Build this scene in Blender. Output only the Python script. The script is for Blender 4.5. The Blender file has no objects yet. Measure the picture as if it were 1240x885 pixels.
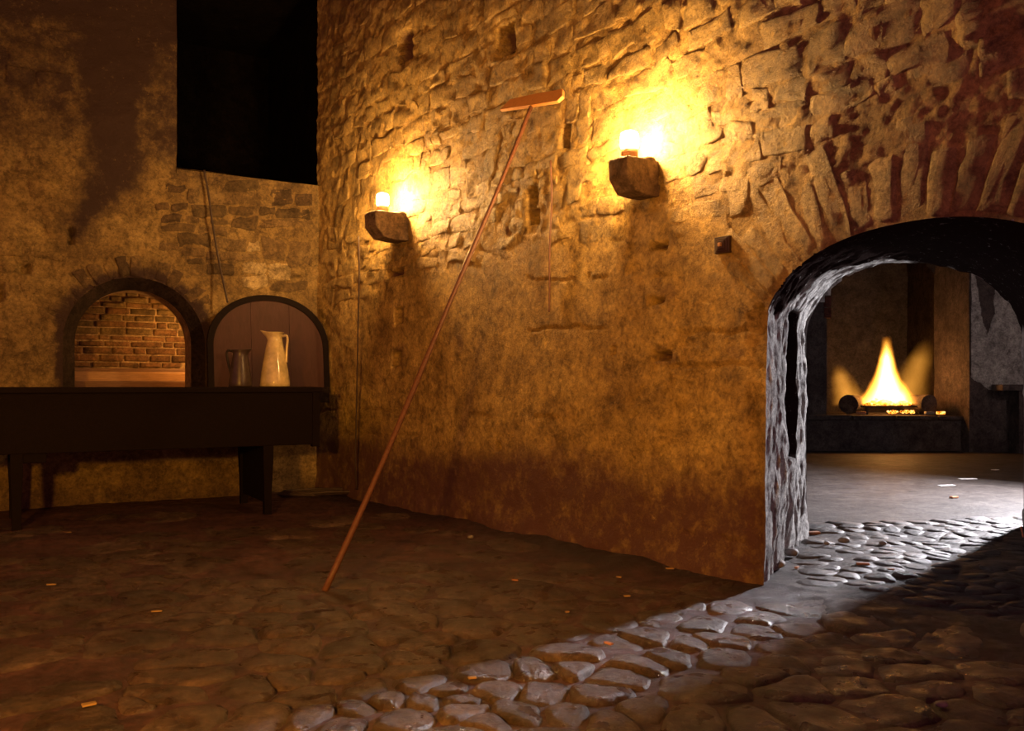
import bpy, bmesh, math, random
import numpy as np
from mathutils import Vector, Matrix

S = bpy.context.scene
COL = S.collection
random.seed(11)
RS = np.random.RandomState(11)

# ------------------------------------------------------------------ camera, world, lights
EYE, FOC, PCX, PHY = 1.1, 1090.0, 620.0, 467.0      # eye height (m), focal length (px of 1240), horizon row
cd = bpy.data.cameras.new('camera')
cd.sensor_width = 36.0
cd.lens = 36.0 * FOC / 1240.0
cd.shift_y = (PHY - 442.5) / 1240.0
cd.clip_end = 200
cam = bpy.data.objects.new('camera', cd)
COL.objects.link(cam)
cam.location = (0, 0, EYE)
cam.rotation_euler = (math.pi / 2, 0, 0)
S.camera = cam

W = bpy.data.worlds.new('world')
S.world = W
W.use_nodes = True
W.node_tree.nodes['Background'].inputs[0].default_value = (1.0, 0.27, 0.34, 1)
W.node_tree.nodes['Background'].inputs[1].default_value = 0.40

S.view_settings.view_transform = 'Standard'
S.view_settings.look = 'None'
S.view_settings.exposure = 0.0
S.view_settings.gamma = 1.0
S.view_settings.use_curve_mapping = False


def lamp(name, kind, loc, power, col, size=0.1, aim=None):
    d = bpy.data.lights.new(name, kind)
    d.energy = power
    d.color = col
    if kind == 'AREA':
        d.size = size
    else:
        d.shadow_soft_size = size
    o = bpy.data.objects.new(name, d)
    COL.objects.link(o)
    o.location = loc
    if aim is not None:
        o.rotation_euler = (Vector(aim) - Vector(loc)).to_track_quat('-Z', 'Y').to_euler()
    return o


# the floor lamp beside the photographer, the cool work light in the far room, the fire, the lamp inside the hatch
key = lamp('lamp_by_camera', 'SPOT', (-1.3, -0.4, 1.65), 1180, (1.0, 0.42, 0.035), 0.16, (-2.1, 7.0, 0.45))
key.data.spot_size = math.radians(80)
key.data.spot_blend = 0.5
lamp('cool_work_light', 'AREA', (6.15, 9.26, 1.80), 820, (0.96, 0.92, 0.98), 0.30, (0.6, 6.1, 0.9))
lamp('fire_light', 'POINT', (6.62, 15.75, 1.15), 66, (1.0, 0.30, 0.06), 0.16)
fr = lamp('pier_fill_light', 'SPOT', (8.6, 9.3, 3.2), 170, (1.0, 0.72, 0.58), 0.15, (8.9, 15.0, 2.5))  # added unseen light, aimed to brighten the pier's plaster
fr.data.spot_size = math.radians(50)
fr.data.spot_blend = 0.6
LAMP_E = 1250.0      # radiance of the two wall lamp bulbs

# ------------------------------------------------------------------ plan of the place
def fl(px, py, z=0.0):
    """floor point (height z) that is seen at a photo position"""
    d = (EYE - z) * FOC / (py - PHY)
    return np.array([(px - PCX) / FOC * d, d])


C0 = fl(384, 594)
JB = fl(925, 713)
UR = (JB - C0) / np.linalg.norm(JB - C0)              # along the right wall, from the corner to the doorway
NR = np.array([UR[1], -UR[0]])
if NR @ (-C0) < 0:
    NR = -NR
UL = -np.array([1780.0, FOC]) / math.hypot(1780, FOC)  # along the left wall, from the corner to the left
NL = np.array([-UL[1], UL[0]])
if NL @ (-C0) < 0:
    NL = -NL


class Plane:
    def __init__(self, O, U, N):
        self.O, self.U, self.N = np.array(O, float), np.array(U, float), np.array(N, float)

    def P(self, s, z, n=0.0):
        s = np.asarray(s, float); z = np.asarray(z, float); n = np.asarray(n, float)
        x = self.O[0] + self.U[0] * s + self.N[0] * n
        y = self.O[1] + self.U[1] * s + self.N[1] * n
        return np.stack(np.broadcast_arrays(x, y, z), -1)

    def at(self, px, py):
        k = (px - PCX) / FOC
        # O + U s = (k d, d)
        A = np.array([[self.U[0], -k], [self.U[1], -1.0]])
        s, d = np.linalg.solve(A, -self.O)
        return s, EYE + (PHY - py) / FOC * d

    def V(self, s, z, n=0.0):
        return Vector(self.P(s, z, n).tolist())


PR = Plane(C0, UR, NR)
PL = Plane(C0, UL, NL)

# ------------------------------------------------------------------ noise (numpy, lattice value noise)
TAB = np.random.RandomState(5).rand(256, 256)


def vn(x, y):
    x = np.asarray(x, float); y = np.asarray(y, float)
    xi = np.floor(x).astype(int); yi = np.floor(y).astype(int)
    fx = x - xi; fy = y - yi
    fx = fx * fx * (3 - 2 * fx); fy = fy * fy * (3 - 2 * fy)
    a = TAB[xi % 256, yi % 256]; b = TAB[(xi + 1) % 256, yi % 256]
    c = TAB[xi % 256, (yi + 1) % 256]; d = TAB[(xi + 1) % 256, (yi + 1) % 256]
    return (a * (1 - fx) + b * fx) * (1 - fy) + (c * (1 - fx) + d * fx) * fy


def fbm(x, y, o=4, seed=0.0):
    t = 0.0; a = 0.5; n = 0.0
    x = np.asarray(x, float) + seed * 17.3; y = np.asarray(y, float) + seed * 9.7
    for k in range(o):
        t = t + a * vn(x, y); n += a
        x = x * 2.03 + 5.2; y = y * 2.03 + 1.3; a *= 0.5
    return t / n - 0.5


def sst(a, b, x):
    t = np.clip((np.asarray(x, float) - a) / (b - a), 0, 1)
    return t * t * (3 - 2 * t)


def poly_dist(P, s, z, closed=True):
    """distance to a polyline and the nearest point on it"""
    P = np.asarray(P, float)
    Q = np.roll(P, -1, 0) if closed else P[1:]
    A = P if closed else P[:-1]
    best = np.full(s.shape, 1e9); bx = np.zeros(s.shape); by = np.zeros(s.shape)
    for (ax, ay), (qx, qy) in zip(A, Q):
        dx, dy = qx - ax, qy - ay
        L = dx * dx + dy * dy + 1e-12
        t = np.clip(((s - ax) * dx + (z - ay) * dy) / L, 0, 1)
        cx, cy = ax + t * dx, ay + t * dy
        d = np.hypot(s - cx, z - cy)
        m = d < best
        best = np.where(m, d, best); bx = np.where(m, cx, bx); by = np.where(m, cy, by)
    return best, bx, by


def inside(P, s, z):
    P = np.asarray(P, float); r = np.zeros(s.shape, bool)
    j = len(P) - 1
    for i in range(len(P)):
        xi, yi = P[i]; xj, yj = P[j]
        if yi != yj:
            c = ((yi > z) != (yj > z)) & (s < (xj - xi) * (z - yi) / (yj - yi) + xi)
            r ^= c
        j = i
    return r


def soft_poly(P, s, z, w):
    d, _, _ = poly_dist(P, s, z)
    d = np.where(inside(P, s, z), d, -d)
    return sst(-w, w, d)


# ------------------------------------------------------------------ object helpers
def link(o, parent=None):
    COL.objects.link(o)
    if parent is not None:
        o.parent = parent
    return o


def mesh_obj(name, verts, faces, mats, parent=None, smooth=True, mi=None):
    me = bpy.data.meshes.new(name)
    me.from_pydata([tuple(v) for v in verts], [], faces)
    ms = mats if isinstance(mats, (list, tuple)) else [mats]
    for m in ms:
        me.materials.append(m)
    if mi is not None:
        me.polygons.foreach_set('material_index', mi)
    if smooth:
        me.polygons.foreach_set('use_smooth', [True] * len(me.polygons))
    me.update()
    return link(bpy.data.objects.new(name, me), parent)


def bm_obj(name, bm, mat, parent=None, smooth=False, bevel=0.0, seg=2):
    if bevel:
        bmesh.ops.bevel(bm, geom=list(bm.edges), offset=bevel, segments=seg, affect='EDGES', profile=0.6)
    bmesh.ops.recalc_face_normals(bm, faces=bm.faces)
    me = bpy.data.meshes.new(name)
    bm.to_mesh(me); bm.free()
    me.materials.append(mat)
    if smooth:
        me.polygons.foreach_set('use_smooth', [True] * len(me.polygons))
    return link(bpy.data.objects.new(name, me), parent)


def tag(o, label=None, cat=None, group=None, kind=None):
    if label: o['label'] = label
    if cat: o['category'] = cat
    if group: o['group'] = group
    if kind: o['kind'] = kind
    return o


def thing(name, loc, label, cat, group=None, rz=0.0):
    o = bpy.data.objects.new(name, None)
    o.empty_display_size = 0.1
    o.location = loc; o.rotation_euler = (0, 0, rz)
    link(o)
    return tag(o, label, cat, group)


def grid_faces(nu, nv):
    f = []
    for i in range(nu - 1):
        for j in range(nv - 1):
            a = i * nv + j
            f.append((a, a + nv, a + nv + 1, a + 1))
    return f


def fast_grid(name, V, nu, nv, mat, keep=None, attrs=None, flip=False, parent=None):
    """V: (nu*nv,3); keep: bool per cell"""
    i, j = np.meshgrid(np.arange(nu - 1), np.arange(nv - 1), indexing='ij')
    a = (i * nv + j).ravel()
    F = np.stack([a, a + nv, a + nv + 1, a + 1], 1)
    if flip:
        F = F[:, ::-1]
    if keep is not None:
        F = F[keep.ravel()]
    me = bpy.data.meshes.new(name)
    me.vertices.add(len(V)); me.vertices.foreach_set('co', np.ascontiguousarray(V, dtype=np.float32).ravel())
    me.loops.add(F.size); me.loops.foreach_set('vertex_index', np.ascontiguousarray(F, dtype=np.int32).ravel())
    me.polygons.add(len(F)); me.polygons.foreach_set('loop_start', np.arange(0, F.size, 4, dtype=np.int32))
    me.update(calc_edges=True)
    me.polygons.foreach_set('use_smooth', np.ones(len(F), bool))
    for k, v in (attrs or {}).items():
        at = me.attributes.new(k, 'FLOAT', 'POINT')
        at.data.foreach_set('value', np.ascontiguousarray(v, dtype=np.float32).ravel())
    me.materials.append(mat)
    me.validate()
    return link(bpy.data.objects.new(name, me), parent)


def wall_grid(name, pl, s0, s1, z0, z1, step, hf, mat, holes=(), attrs=None, flip=False, parent=None):
    nu = int(round((s1 - s0) / step)) + 1; nv = int(round((z1 - z0) / step)) + 1
    s, z = np.meshgrid(np.linspace(s0, s1, nu), np.linspace(z0, z1, nv), indexing='ij')
    keep = np.ones((nu - 1, nv - 1), bool)
    for P in holes:
        P = np.asarray(P, float)
        (a, b), (c, d) = P.min(0) - 3 * step, P.max(0) + 3 * step
        i0 = max(0, int((a - s0) / step)); i1 = min(nu, int((c - s0) / step) + 2)
        j0 = max(0, int((b - z0) / step)); j1 = min(nv, int((d - z0) / step) + 2)
        ss = s[i0:i1, j0:j1]; zz = z[i0:i1, j0:j1]
        dd, bx, by = poly_dist(P, ss, zz)
        m = dd < 0.62 * step
        s[i0:i1, j0:j1] = np.where(m, bx, ss); z[i0:i1, j0:j1] = np.where(m, by, zz)
        cs = (s[:-1, :-1] + s[1:, :-1] + s[:-1, 1:] + s[1:, 1:]) / 4
        cz = (z[:-1, :-1] + z[1:, :-1] + z[:-1, 1:] + z[1:, 1:]) / 4
        keep &= ~inside(P, cs, cz)
    n = hf(s, z)
    V = pl.P(s, z, n).reshape(-1, 3)
    at = {k: f(s, z) for k, f in (attrs or {}).items()}
    return fast_grid(name, V, nu, nv, mat, keep, at, flip, parent)


def box_bm(dx, dy, dz, c=(0, 0, 0), bm=None):
    bm = bm or bmesh.new()
    r = bmesh.ops.create_cube(bm, size=1.0)
    bmesh.ops.scale(bm, vec=(dx, dy, dz), verts=r['verts'])
    bmesh.ops.translate(bm, vec=c, verts=r['verts'])
    return bm


def tube(name, pts, rad, mat, parent=None, ns=8, cap=True):
    pts = [Vector(p) for p in pts]
    rs = rad if isinstance(rad, (list, tuple)) else [rad] * len(pts)
    V, Fc = [], []
    up = None
    for i, p in enumerate(pts):
        t = (pts[min(i + 1, len(pts) - 1)] - pts[max(i - 1, 0)]).normalized()
        if up is None:
            up = t.orthogonal().normalized()
        up = (up - t * up.dot(t)).normalized()
        b = t.cross(up)
        for k in range(ns):
            a = 2 * math.pi * k / ns
            V.append(p + (up * math.cos(a) + b * math.sin(a)) * rs[i])
    for i in range(len(pts) - 1):
        for k in range(ns):
            a = i * ns + k; c = i * ns + (k + 1) % ns
            Fc.append((a, c, c + ns, a + ns))
    if cap:
        Fc.append(tuple(range(ns))[::-1]); Fc.append(tuple(range((len(pts) - 1) * ns, len(pts) * ns)))
    return mesh_obj(name, V, Fc, mat, parent)


def lathe(prof, ns=28, warp=None):
    """prof: (r,z) list -> verts, faces"""
    V, Fc = [], []
    for r, z in prof:
        for k in range(ns):
            a = 2 * math.pi * k / ns
            p = Vector((r * math.cos(a), r * math.sin(a), z))
            V.append(warp(p, a) if warp else p)
    for i in range(len(prof) - 1):
        for k in range(ns):
            a = i * ns + k; c = i * ns + (k + 1) % ns
            Fc.append((a, c, c + ns, a + ns))
    return V, Fc


# ------------------------------------------------------------------ materials
class NT:
    def __init__(self, name):
        self.m = bpy.data.materials.new(name)
        self.m.use_nodes = True
        self.t = self.m.node_tree
        self.n = self.t.nodes
        self.b = self.n['Principled BSDF']
        self.out = self.n['Material Output']
        tc = self.n.new('ShaderNodeTexCoord')
        self.obj = tc.outputs['Object']

    def l(self, a, b):
        self.t.links.new(a, b)

    def noise(self, scale, detail=6, rough=0.6, stretch=None, dist=0.0):
        v = self.obj
        if stretch:
            mp = self.n.new('ShaderNodeMapping'); mp.inputs['Scale'].default_value = stretch
            self.l(v, mp.inputs['Vector']); v = mp.outputs[0]
        x = self.n.new('ShaderNodeTexNoise')
        x.inputs['Scale'].default_value = scale; x.inputs['Detail'].default_value = detail
        x.inputs['Roughness'].default_value = rough; x.inputs['Distortion'].default_value = dist
        self.l(v, x.inputs['Vector'])
        return x.outputs[0]

    def ramp(self, f, stops):
        r = self.n.new('ShaderNodeValToRGB')
        e = r.color_ramp.elements
        e[0].position, e[0].color = stops[0][0], (*stops[0][1], 1)
        e[1].position, e[1].color = stops[-1][0], (*stops[-1][1], 1)
        for p, c in stops[1:-1]:
            q = e.new(p); q.color = (*c, 1)
        self.l(f, r.inputs[0])
        return r.outputs[0]

    def mix(self, f, a, b, mode='MIX'):
        x = self.n.new('ShaderNodeMix'); x.data_type = 'RGBA'; x.blend_type = mode
        for v, i in ((f, 0), (a, 6), (b, 7)):
            if hasattr(v, 'is_linked'):
                self.l(v, x.inputs[i])
            else:
                x.inputs[i].default_value = v if i == 0 else (*v, 1)
        return x.outputs[2]

    def math(self, op, a, b=None, clamp=False):
        x = self.n.new('ShaderNodeMath'); x.operation = op; x.use_clamp = clamp
        for i, v in enumerate((a, b)):
            if v is None: continue
            if hasattr(v, 'is_linked'): self.l(v, x.inputs[i])
            else: x.inputs[i].default_value = v
        return x.outputs[0]

    def attr(self, name):
        a = self.n.new('ShaderNodeAttribute'); a.attribute_name = name
        return a.outputs['Fac']

    def rand(self):
        return self.n.new('ShaderNodeObjectInfo').outputs['Random']

    def bump(self, hs, strength=0.5, dist=0.02):
        prev = None
        for h, st, ds in hs:
            x = self.n.new('ShaderNodeBump'); x.inputs['Strength'].default_value = st; x.inputs['Distance'].default_value = ds
            self.l(h, x.inputs['Height'])
            if prev is not None: self.l(prev, x.inputs['Normal'])
            prev = x.outputs[0]
        self.l(prev, self.b.inputs['Normal'])

    def fin(self, col, rough=0.7, spec=0.35):
        if hasattr(col, 'is_linked'): self.l(col, self.b.inputs['Base Color'])
        else: self.b.inputs['Base Color'].default_value = (*col, 1)
        if hasattr(rough, 'is_linked'): self.l(rough, self.b.inputs['Roughness'])
        else: self.b.inputs['Roughness'].default_value = rough
        self.b.inputs['Specular IOR Level'].default_value = spec
        return self.m


def masonry(name, dark, mid, light, stain_shade_col=(0.035, 0.018, 0.018), rough=0.6, use_stain_shade=True, per_object=0.0, bs=1.0, spec=0.35, spots=0.6):
    t = NT(name)
    c = t.ramp(t.noise(2.3, 8, 0.68), [(0.32, dark), (0.50, mid), (0.68, light)])
    mo = t.ramp(t.noise(7.5, 9, 0.75, dist=0.5), [(0.34, (0.30, 0.27, 0.26)), (0.50, (0.85, 0.84, 0.83)), (0.66, (1.2, 1.18, 1.12))])
    c = t.mix(1.0, c, mo, 'MULTIPLY')
    fi = t.ramp(t.noise(34, 7, 0.75, dist=0.6), [(0.36, (0.52, 0.50, 0.49)), (0.50, (0.94, 0.94, 0.94)), (0.64, (1.2, 1.2, 1.16))])
    c = t.mix(1.0, c, fi, 'MULTIPLY')
    sp = t.ramp(t.noise(13, 9, 0.78, dist=0.3), [(0.34, (1, 1, 1)), (0.50, (0, 0, 0))])
    sc = t.n.new('ShaderNodeSeparateColor'); t.l(sp, sc.inputs[0])
    c = t.mix(t.math('MULTIPLY', sc.outputs[0], spots), c, tuple(v * 0.42 for v in dark))
    lt = t.ramp(t.noise(33, 5, 0.7), [(0.58, (0, 0, 0)), (0.75, (1, 1, 1))])
    sc2 = t.n.new('ShaderNodeSeparateColor'); t.l(lt, sc2.inputs[0])
    c = t.mix(t.math('MULTIPLY', sc2.outputs[0], 0.5), c, tuple(min(1, v * 1.2) for v in light))
    if per_object:
        rr = t.ramp(t.rand(), [(0.0, (1 - per_object,) * 3), (1.0, (1.0, 1.0, 1.0))])
        c = t.mix(1.0, c, rr, 'MULTIPLY')
    if use_stain_shade:
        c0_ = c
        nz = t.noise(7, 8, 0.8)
        st = t.math('ADD', t.attr('stain_shade'), t.math('MULTIPLY', t.math('SUBTRACT', nz, 0.5), 1.5))
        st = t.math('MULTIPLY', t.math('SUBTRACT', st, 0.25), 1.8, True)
        st = t.math('MULTIPLY', st, t.math('MULTIPLY', t.attr('stain_shade'), 1.4, True))
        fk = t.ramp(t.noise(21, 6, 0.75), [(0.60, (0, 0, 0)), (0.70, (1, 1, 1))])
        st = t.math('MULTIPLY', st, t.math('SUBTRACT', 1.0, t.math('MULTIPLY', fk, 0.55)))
        c = t.mix(st, c, stain_shade_col)  # real stains and painted shade share this mask
    t.bump([(t.noise(24, 9, 0.75), 0.75 * bs, 0.035), (t.noise(80, 6, 0.75), 0.7 * bs, 0.012)])
    return t.fin(c, rough, spec)


M = {}
M['lime'] = masonry('limewashed_masonry', (0.30, 0.195, 0.065), (0.52, 0.36, 0.115), (0.66, 0.49, 0.175), stain_shade_col=(0.11, 0.05, 0.046))
M['lime_stone'] = masonry('limewashed_stone', (0.32, 0.22, 0.08), (0.52, 0.375, 0.135), (0.68, 0.52, 0.21), use_stain_shade=True, per_object=0.25, rough=0.52, spec=0.45, stain_shade_col=(0.10, 0.045, 0.04))
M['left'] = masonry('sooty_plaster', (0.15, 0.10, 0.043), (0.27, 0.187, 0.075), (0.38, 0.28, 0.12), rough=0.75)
M['left_stone'] = masonry('grey_rubble_stone', (0.14, 0.09, 0.042), (0.22, 0.15, 0.07), (0.32, 0.23, 0.11), per_object=0.5, rough=0.75)
M['dark_stone'] = masonry('dark_rubble_stone', (0.085, 0.055, 0.03), (0.13, 0.085, 0.045), (0.19, 0.13, 0.065), use_stain_shade=False, per_object=0.3, rough=0.75)
M['pale_stone'] = masonry('pale_rubble_stone', (0.36, 0.28, 0.15), (0.52, 0.41, 0.22), (0.62, 0.50, 0.28), use_stain_shade=False, per_object=0.3, rough=0.75)
M['reveal'] = masonry('whitewashed_reveal', (0.50, 0.49, 0.48), (0.74, 0.73, 0.72), (0.84, 0.83, 0.82), stain_shade_col=(0.032, 0.021, 0.019), rough=1.0, spots=0.75, spec=0.0)
M['brick'] = masonry('old_brick', (0.17, 0.085, 0.045), (0.27, 0.145, 0.07), (0.36, 0.22, 0.11), use_stain_shade=False, per_object=0.45, rough=0.8)
M['mortar'] = masonry('brick_mortar', (0.32, 0.22, 0.13), (0.44, 0.31, 0.19), (0.5, 0.37, 0.24), use_stain_shade=False, rough=0.85)
M['niche'] = masonry('niche_plaster', (0.20, 0.12, 0.08), (0.30, 0.19, 0.12), (0.38, 0.26, 0.17), use_stain_shade=False, rough=0.85)
M['earth'] = masonry('trodden_earth', (0.050, 0.021, 0.024), (0.090, 0.038, 0.041), (0.15, 0.068, 0.066), stain_shade_col=(0.024, 0.011, 0.013), rough=0.55, bs=0.9)
M['cobble'] = masonry('worn_cobble', (0.064, 0.039, 0.034), (0.122, 0.077, 0.064), (0.20, 0.132, 0.108), use_stain_shade=False, per_object=0.35, rough=0.42, bs=1.1, spec=0.5)
M['pass_floor'] = masonry('dusty_grey_floor', (0.052, 0.043, 0.040), (0.084, 0.071, 0.067), (0.124, 0.107, 0.102), stain_shade_col=(0.04, 0.03, 0.03), rough=0.6, bs=0.8, spec=0.22)
M['pass_cobble'] = masonry('dusty_grey_cobble', (0.052, 0.043, 0.040), (0.084, 0.071, 0.067), (0.124, 0.107, 0.102), use_stain_shade=False, per_object=0.25, rough=0.5, bs=0.6)
M['soot'] = masonry('sooty_wall', (0.045, 0.032, 0.03), (0.075, 0.055, 0.052), (0.11, 0.085, 0.08), use_stain_shade=False, rough=0.85)
M['dullbrick'] = masonry('dull_red_brick', (0.05, 0.014, 0.01), (0.08, 0.022, 0.016), (0.11, 0.03, 0.02), use_stain_shade=False, rough=0.9)
M['sootshade'] = masonry('soot_and_shade', (0.018, 0.012, 0.011), (0.03, 0.02, 0.018), (0.045, 0.03, 0.027), use_stain_shade=False, rough=0.9, spec=0.1)  # soot colour darkened further for surfaces lying in shade
M['black'] = masonry('unlit_black_chamber', (0.004, 0.003, 0.003), (0.008, 0.006, 0.006), (0.012, 0.009, 0.009), use_stain_shade=False, rough=1.0, spec=0.05)  # the chamber's lack of light put into a near-black colour
M['hearth_wall'] = masonry('fireplace_wall', (0.03, 0.022, 0.02), (0.05, 0.038, 0.032), (0.075, 0.06, 0.05), use_stain_shade=False, rough=0.85)
M['greyplaster'] = masonry('grey_plaster', (0.26, 0.24, 0.24), (0.38, 0.36, 0.35), (0.48, 0.46, 0.45), use_stain_shade=False, rough=0.85, spots=0.9)
M['corbel'] = masonry('corbel_stone', (0.16, 0.11, 0.08), (0.24, 0.17, 0.12), (0.32, 0.24, 0.17), use_stain_shade=False, rough=0.7)


def vary_rough(m, lo, hi, scale=9.0):
    tr = m.node_tree; n = tr.nodes
    x = n.new('ShaderNodeTexNoise'); x.inputs['Scale'].default_value = scale; x.inputs['Detail'].default_value = 5
    mr = n.new('ShaderNodeMapRange'); mr.inputs[1].default_value = .35; mr.inputs[2].default_value = .65
    mr.inputs[3].default_value = lo; mr.inputs[4].default_value = hi
    tc = n.new('ShaderNodeTexCoord'); tr.links.new(tc.outputs['Object'], x.inputs['Vector'])
    tr.links.new(x.outputs[0], mr.inputs[0]); tr.links.new(mr.outputs[0], n['Principled BSDF'].inputs['Roughness'])


vary_rough(M['cobble'], 0.20, 0.62)
vary_rough(M['earth'], 0.38, 0.75)


def wood(name, dark, light, rough=0.5, scale=1.0, grain=(1, 14, 14), spec=0.4, vary=0.0):
    t = NT(name)
    c = t.ramp(t.noise(6 * scale, 7, 0.65, grain, 0.6), [(0.3, dark), (0.7, light)])
    if vary:
        c = t.mix(1.0, c, t.ramp(t.rand(), [(0.0, (1 - vary,) * 3), (1.0, (1.0, 1.0, 1.0))]), 'MULTIPLY')
    t.bump([(t.noise(14 * scale, 6, 0.6, grain), 0.35, 0.006)])
    return t.fin(c, rough, spec)


M['darkwood'] = wood('black_stained_wood', (0.004, 0.0022, 0.0024), (0.009, 0.005, 0.005), 0.7, spec=0.08)
M['shutterwood'] = wood('brown_painted_wood', (0.032, 0.012, 0.011), (0.050, 0.019, 0.018), 0.6, 1.0, (3, 3, 1), spec=0.2)
M['polewood'] = wood('red_brown_pole_wood', (0.08, 0.032, 0.018), (0.15, 0.065, 0.034), 0.5, 2.0, (4, 4, 4))
M['boardwood'] = wood('red_brown_board_wood', (0.60, 0.29, 0.09), (0.72, 0.37, 0.12), 0.55, 2.0, (4, 4, 4))
M['nichewood'] = wood('warm_shelf_wood', (0.22, 0.11, 0.05), (0.40, 0.22, 0.10), 0.5, 1.0, (1.2, 1.2, 16), vary=0.6)
M['nichedark'] = wood('dark_shelf_wood', (0.07, 0.032, 0.018), (0.15, 0.075, 0.04), 0.6, 1.0, (1.2, 1.2, 16))
M['bark'] = masonry('charred_bark', (0.03, 0.02, 0.015), (0.06, 0.04, 0.03), (0.11, 0.08, 0.06), use_stain_shade=False, rough=0.9)
M['logend'] = masonry('charred_log_end', (0.05, 0.03, 0.025), (0.09, 0.06, 0.045), (0.13, 0.09, 0.07), use_stain_shade=False, rough=0.9)


def plain(name, col, rough=0.5, metal=0.0, spec=0.5, var=0.25, ns=25):
    t = NT(name)
    c = t.ramp(t.noise(ns, 5, 0.6), [(0.35, tuple(v * (1 - var) for v in col)), (0.65, tuple(min(1, v * (1 + var)) for v in col))])
    t.b.inputs['Metallic'].default_value = metal
    t.bump([(t.noise(60, 4, 0.6), 0.1, 0.003)])
    return t.fin(c, rough, spec)


M['enamel'] = plain('stained_cream_enamel', (0.62, 0.52, 0.28), 0.13, 0, 0.6, 0.3, 9)
M['darkenamel'] = plain('dark_grey_enamel', (0.05, 0.036, 0.034), 0.35, 0, 0.4)
M['iron'] = plain('black_iron', (0.02, 0.016, 0.015), 0.6, 0.4)
M['cable'] = plain('dark_cable', (0.035, 0.02, 0.015), 0.6)
M['bakelite'] = plain('dark_brown_bakelite', (0.035, 0.018, 0.012), 0.35, 0, 0.5)
M['socket'] = plain('brown_socket', (0.35, 0.20, 0.10), 0.5)
M['straw'] = plain('yellow_straw', (0.26, 0.16, 0.06), 0.6)
M['chip'] = plain('orange_brick_chip', (0.34, 0.15, 0.07), 0.8)
M['paper'] = plain('pale_scrap', (0.75, 0.72, 0.70), 0.7)
M['pebble'] = plain('grey_pebble', (0.16, 0.14, 0.13), 0.7)
M['redcord'] = plain('red_cord', (0.45, 0.05, 0.03), 0.5)


def emit(name, col, strength):
    m = bpy.data.materials.new(name); m.use_nodes = True
    n = m.node_tree.nodes; n.remove(n['Principled BSDF'])
    e = n.new('ShaderNodeEmission'); e.inputs[0].default_value = (*col, 1); e.inputs[1].default_value = strength
    m.node_tree.links.new(e.outputs[0], n['Material Output'].inputs['Surface'])
    return m


M['bulb'] = emit('glowing_bulb', (1.0, 0.52, 0.16), LAMP_E)
t = NT('glowing_embers')
g = t.ramp(t.noise(14, 6, 0.7), [(0.38, (0.0, 0.0, 0.0)), (0.47, (0.8, 0.12, 0.0)), (0.55, (1.0, 0.42, 0.06)), (0.68, (1.0, 0.75, 0.3))])
t.l(g, t.b.inputs['Emission Color']); t.b.inputs['Emission Strength'].default_value = 2.6
M['ember'] = t.fin((0.03, 0.02, 0.018), 0.9)


def flame_mat(name, h, r0, power, strength, cols, tip=0.0):
    """soft emitting volume: object space, base at z=0, height h, base radius r0"""
    m = bpy.data.materials.new(name); m.use_nodes = True
    tr = m.node_tree; n = tr.nodes; n.remove(n['Principled BSDF'])
    L = tr.links.new
    tc = n.new('ShaderNodeTexCoord')
    nz = n.new('ShaderNodeTexNoise'); nz.inputs['Scale'].default_value = 3.2 / max(h, 0.5); nz.inputs['Detail'].default_value = 3
    mp = n.new('ShaderNodeMapping'); mp.inputs['Scale'].default_value = (2.2, 2.2, 1.0)
    L(tc.outputs['Object'], mp.inputs[0]); L(mp.outputs[0], nz.inputs['Vector'])
    sx = n.new('ShaderNodeSeparateXYZ'); L(tc.outputs['Object'], sx.inputs[0])

    def mt(op, a, b=None, cl=False):
        x = n.new('ShaderNodeMath'); x.operation = op; x.use_clamp = cl
        for i, v in enumerate((a, b)):
            if v is None: continue
            if hasattr(v, 'is_linked'): L(v, x.inputs[i])
            else: x.inputs[i].default_value = v
        return x.outputs[0]
    zn = mt('DIVIDE', sx.outputs[2], h, True)
    r = mt('SQRT', mt('ADD', mt('POWER', sx.outputs[0], 2.0), mt('POWER', sx.outputs[1], 2.0)))
    R = mt('ADD', mt('MULTIPLY', mt('POWER', mt('SUBTRACT', 1.0, zn), power), r0 * 0.82), r0 * 0.18)
    d = mt('SUBTRACT', 1.0, mt('DIVIDE', r, R))
    d = mt('ADD', d, mt('MULTIPLY', mt('SUBTRACT', nz.outputs[0], 0.5), 0.5))
    d = mt('MULTIPLY', d, mt('MULTIPLY', mt('SUBTRACT', 1.0, zn), 3.0, True), True)
    d = mt('MULTIPLY', d, mt('MULTIPLY', sx.outputs[2], 25.0, True), True)
    cr = n.new('ShaderNodeValToRGB'); e = cr.color_ramp.elements
    e[0].position, e[0].color = 0.0, (*cols[0], 1); e[1].position, e[1].color = 1.0, (*cols[2], 1)
    q = e.new(0.35); q.color = (*cols[1], 1)
    L(d, cr.inputs[0])
    em = n.new('ShaderNodeEmission'); L(cr.outputs[0], em.inputs[0])
    L(mt('MULTIPLY', mt('POWER', d, 1.4), strength), em.inputs[1])
    L(em.outputs[0], n['Material Output'].inputs['Volume'])
    return m


# ------------------------------------------------------------------ walls: relief and openings
sJ, _ = PR.at(926, 600)                       # doorway, left jamb along the right wall
AW, AZ, AR = 0.83, 1.45, 0.42                 # half span, springing height, rise


def arch_curve(c, a, zs, rise, n=40, p=2.2, q=0.555):
    pts = []
    for k in range(n + 1):
        x = -math.cos(math.pi * k / n)
        pts.append((c + a * x, zs + rise * max(0.0, 1 - abs(x) ** p) ** q))
    return pts


door_arch = arch_curve(sJ + AW, AW, AZ, AR)
door_poly = [(sJ, -0.3)] + door_arch + [(sJ + 2 * AW, -0.3)]


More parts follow.
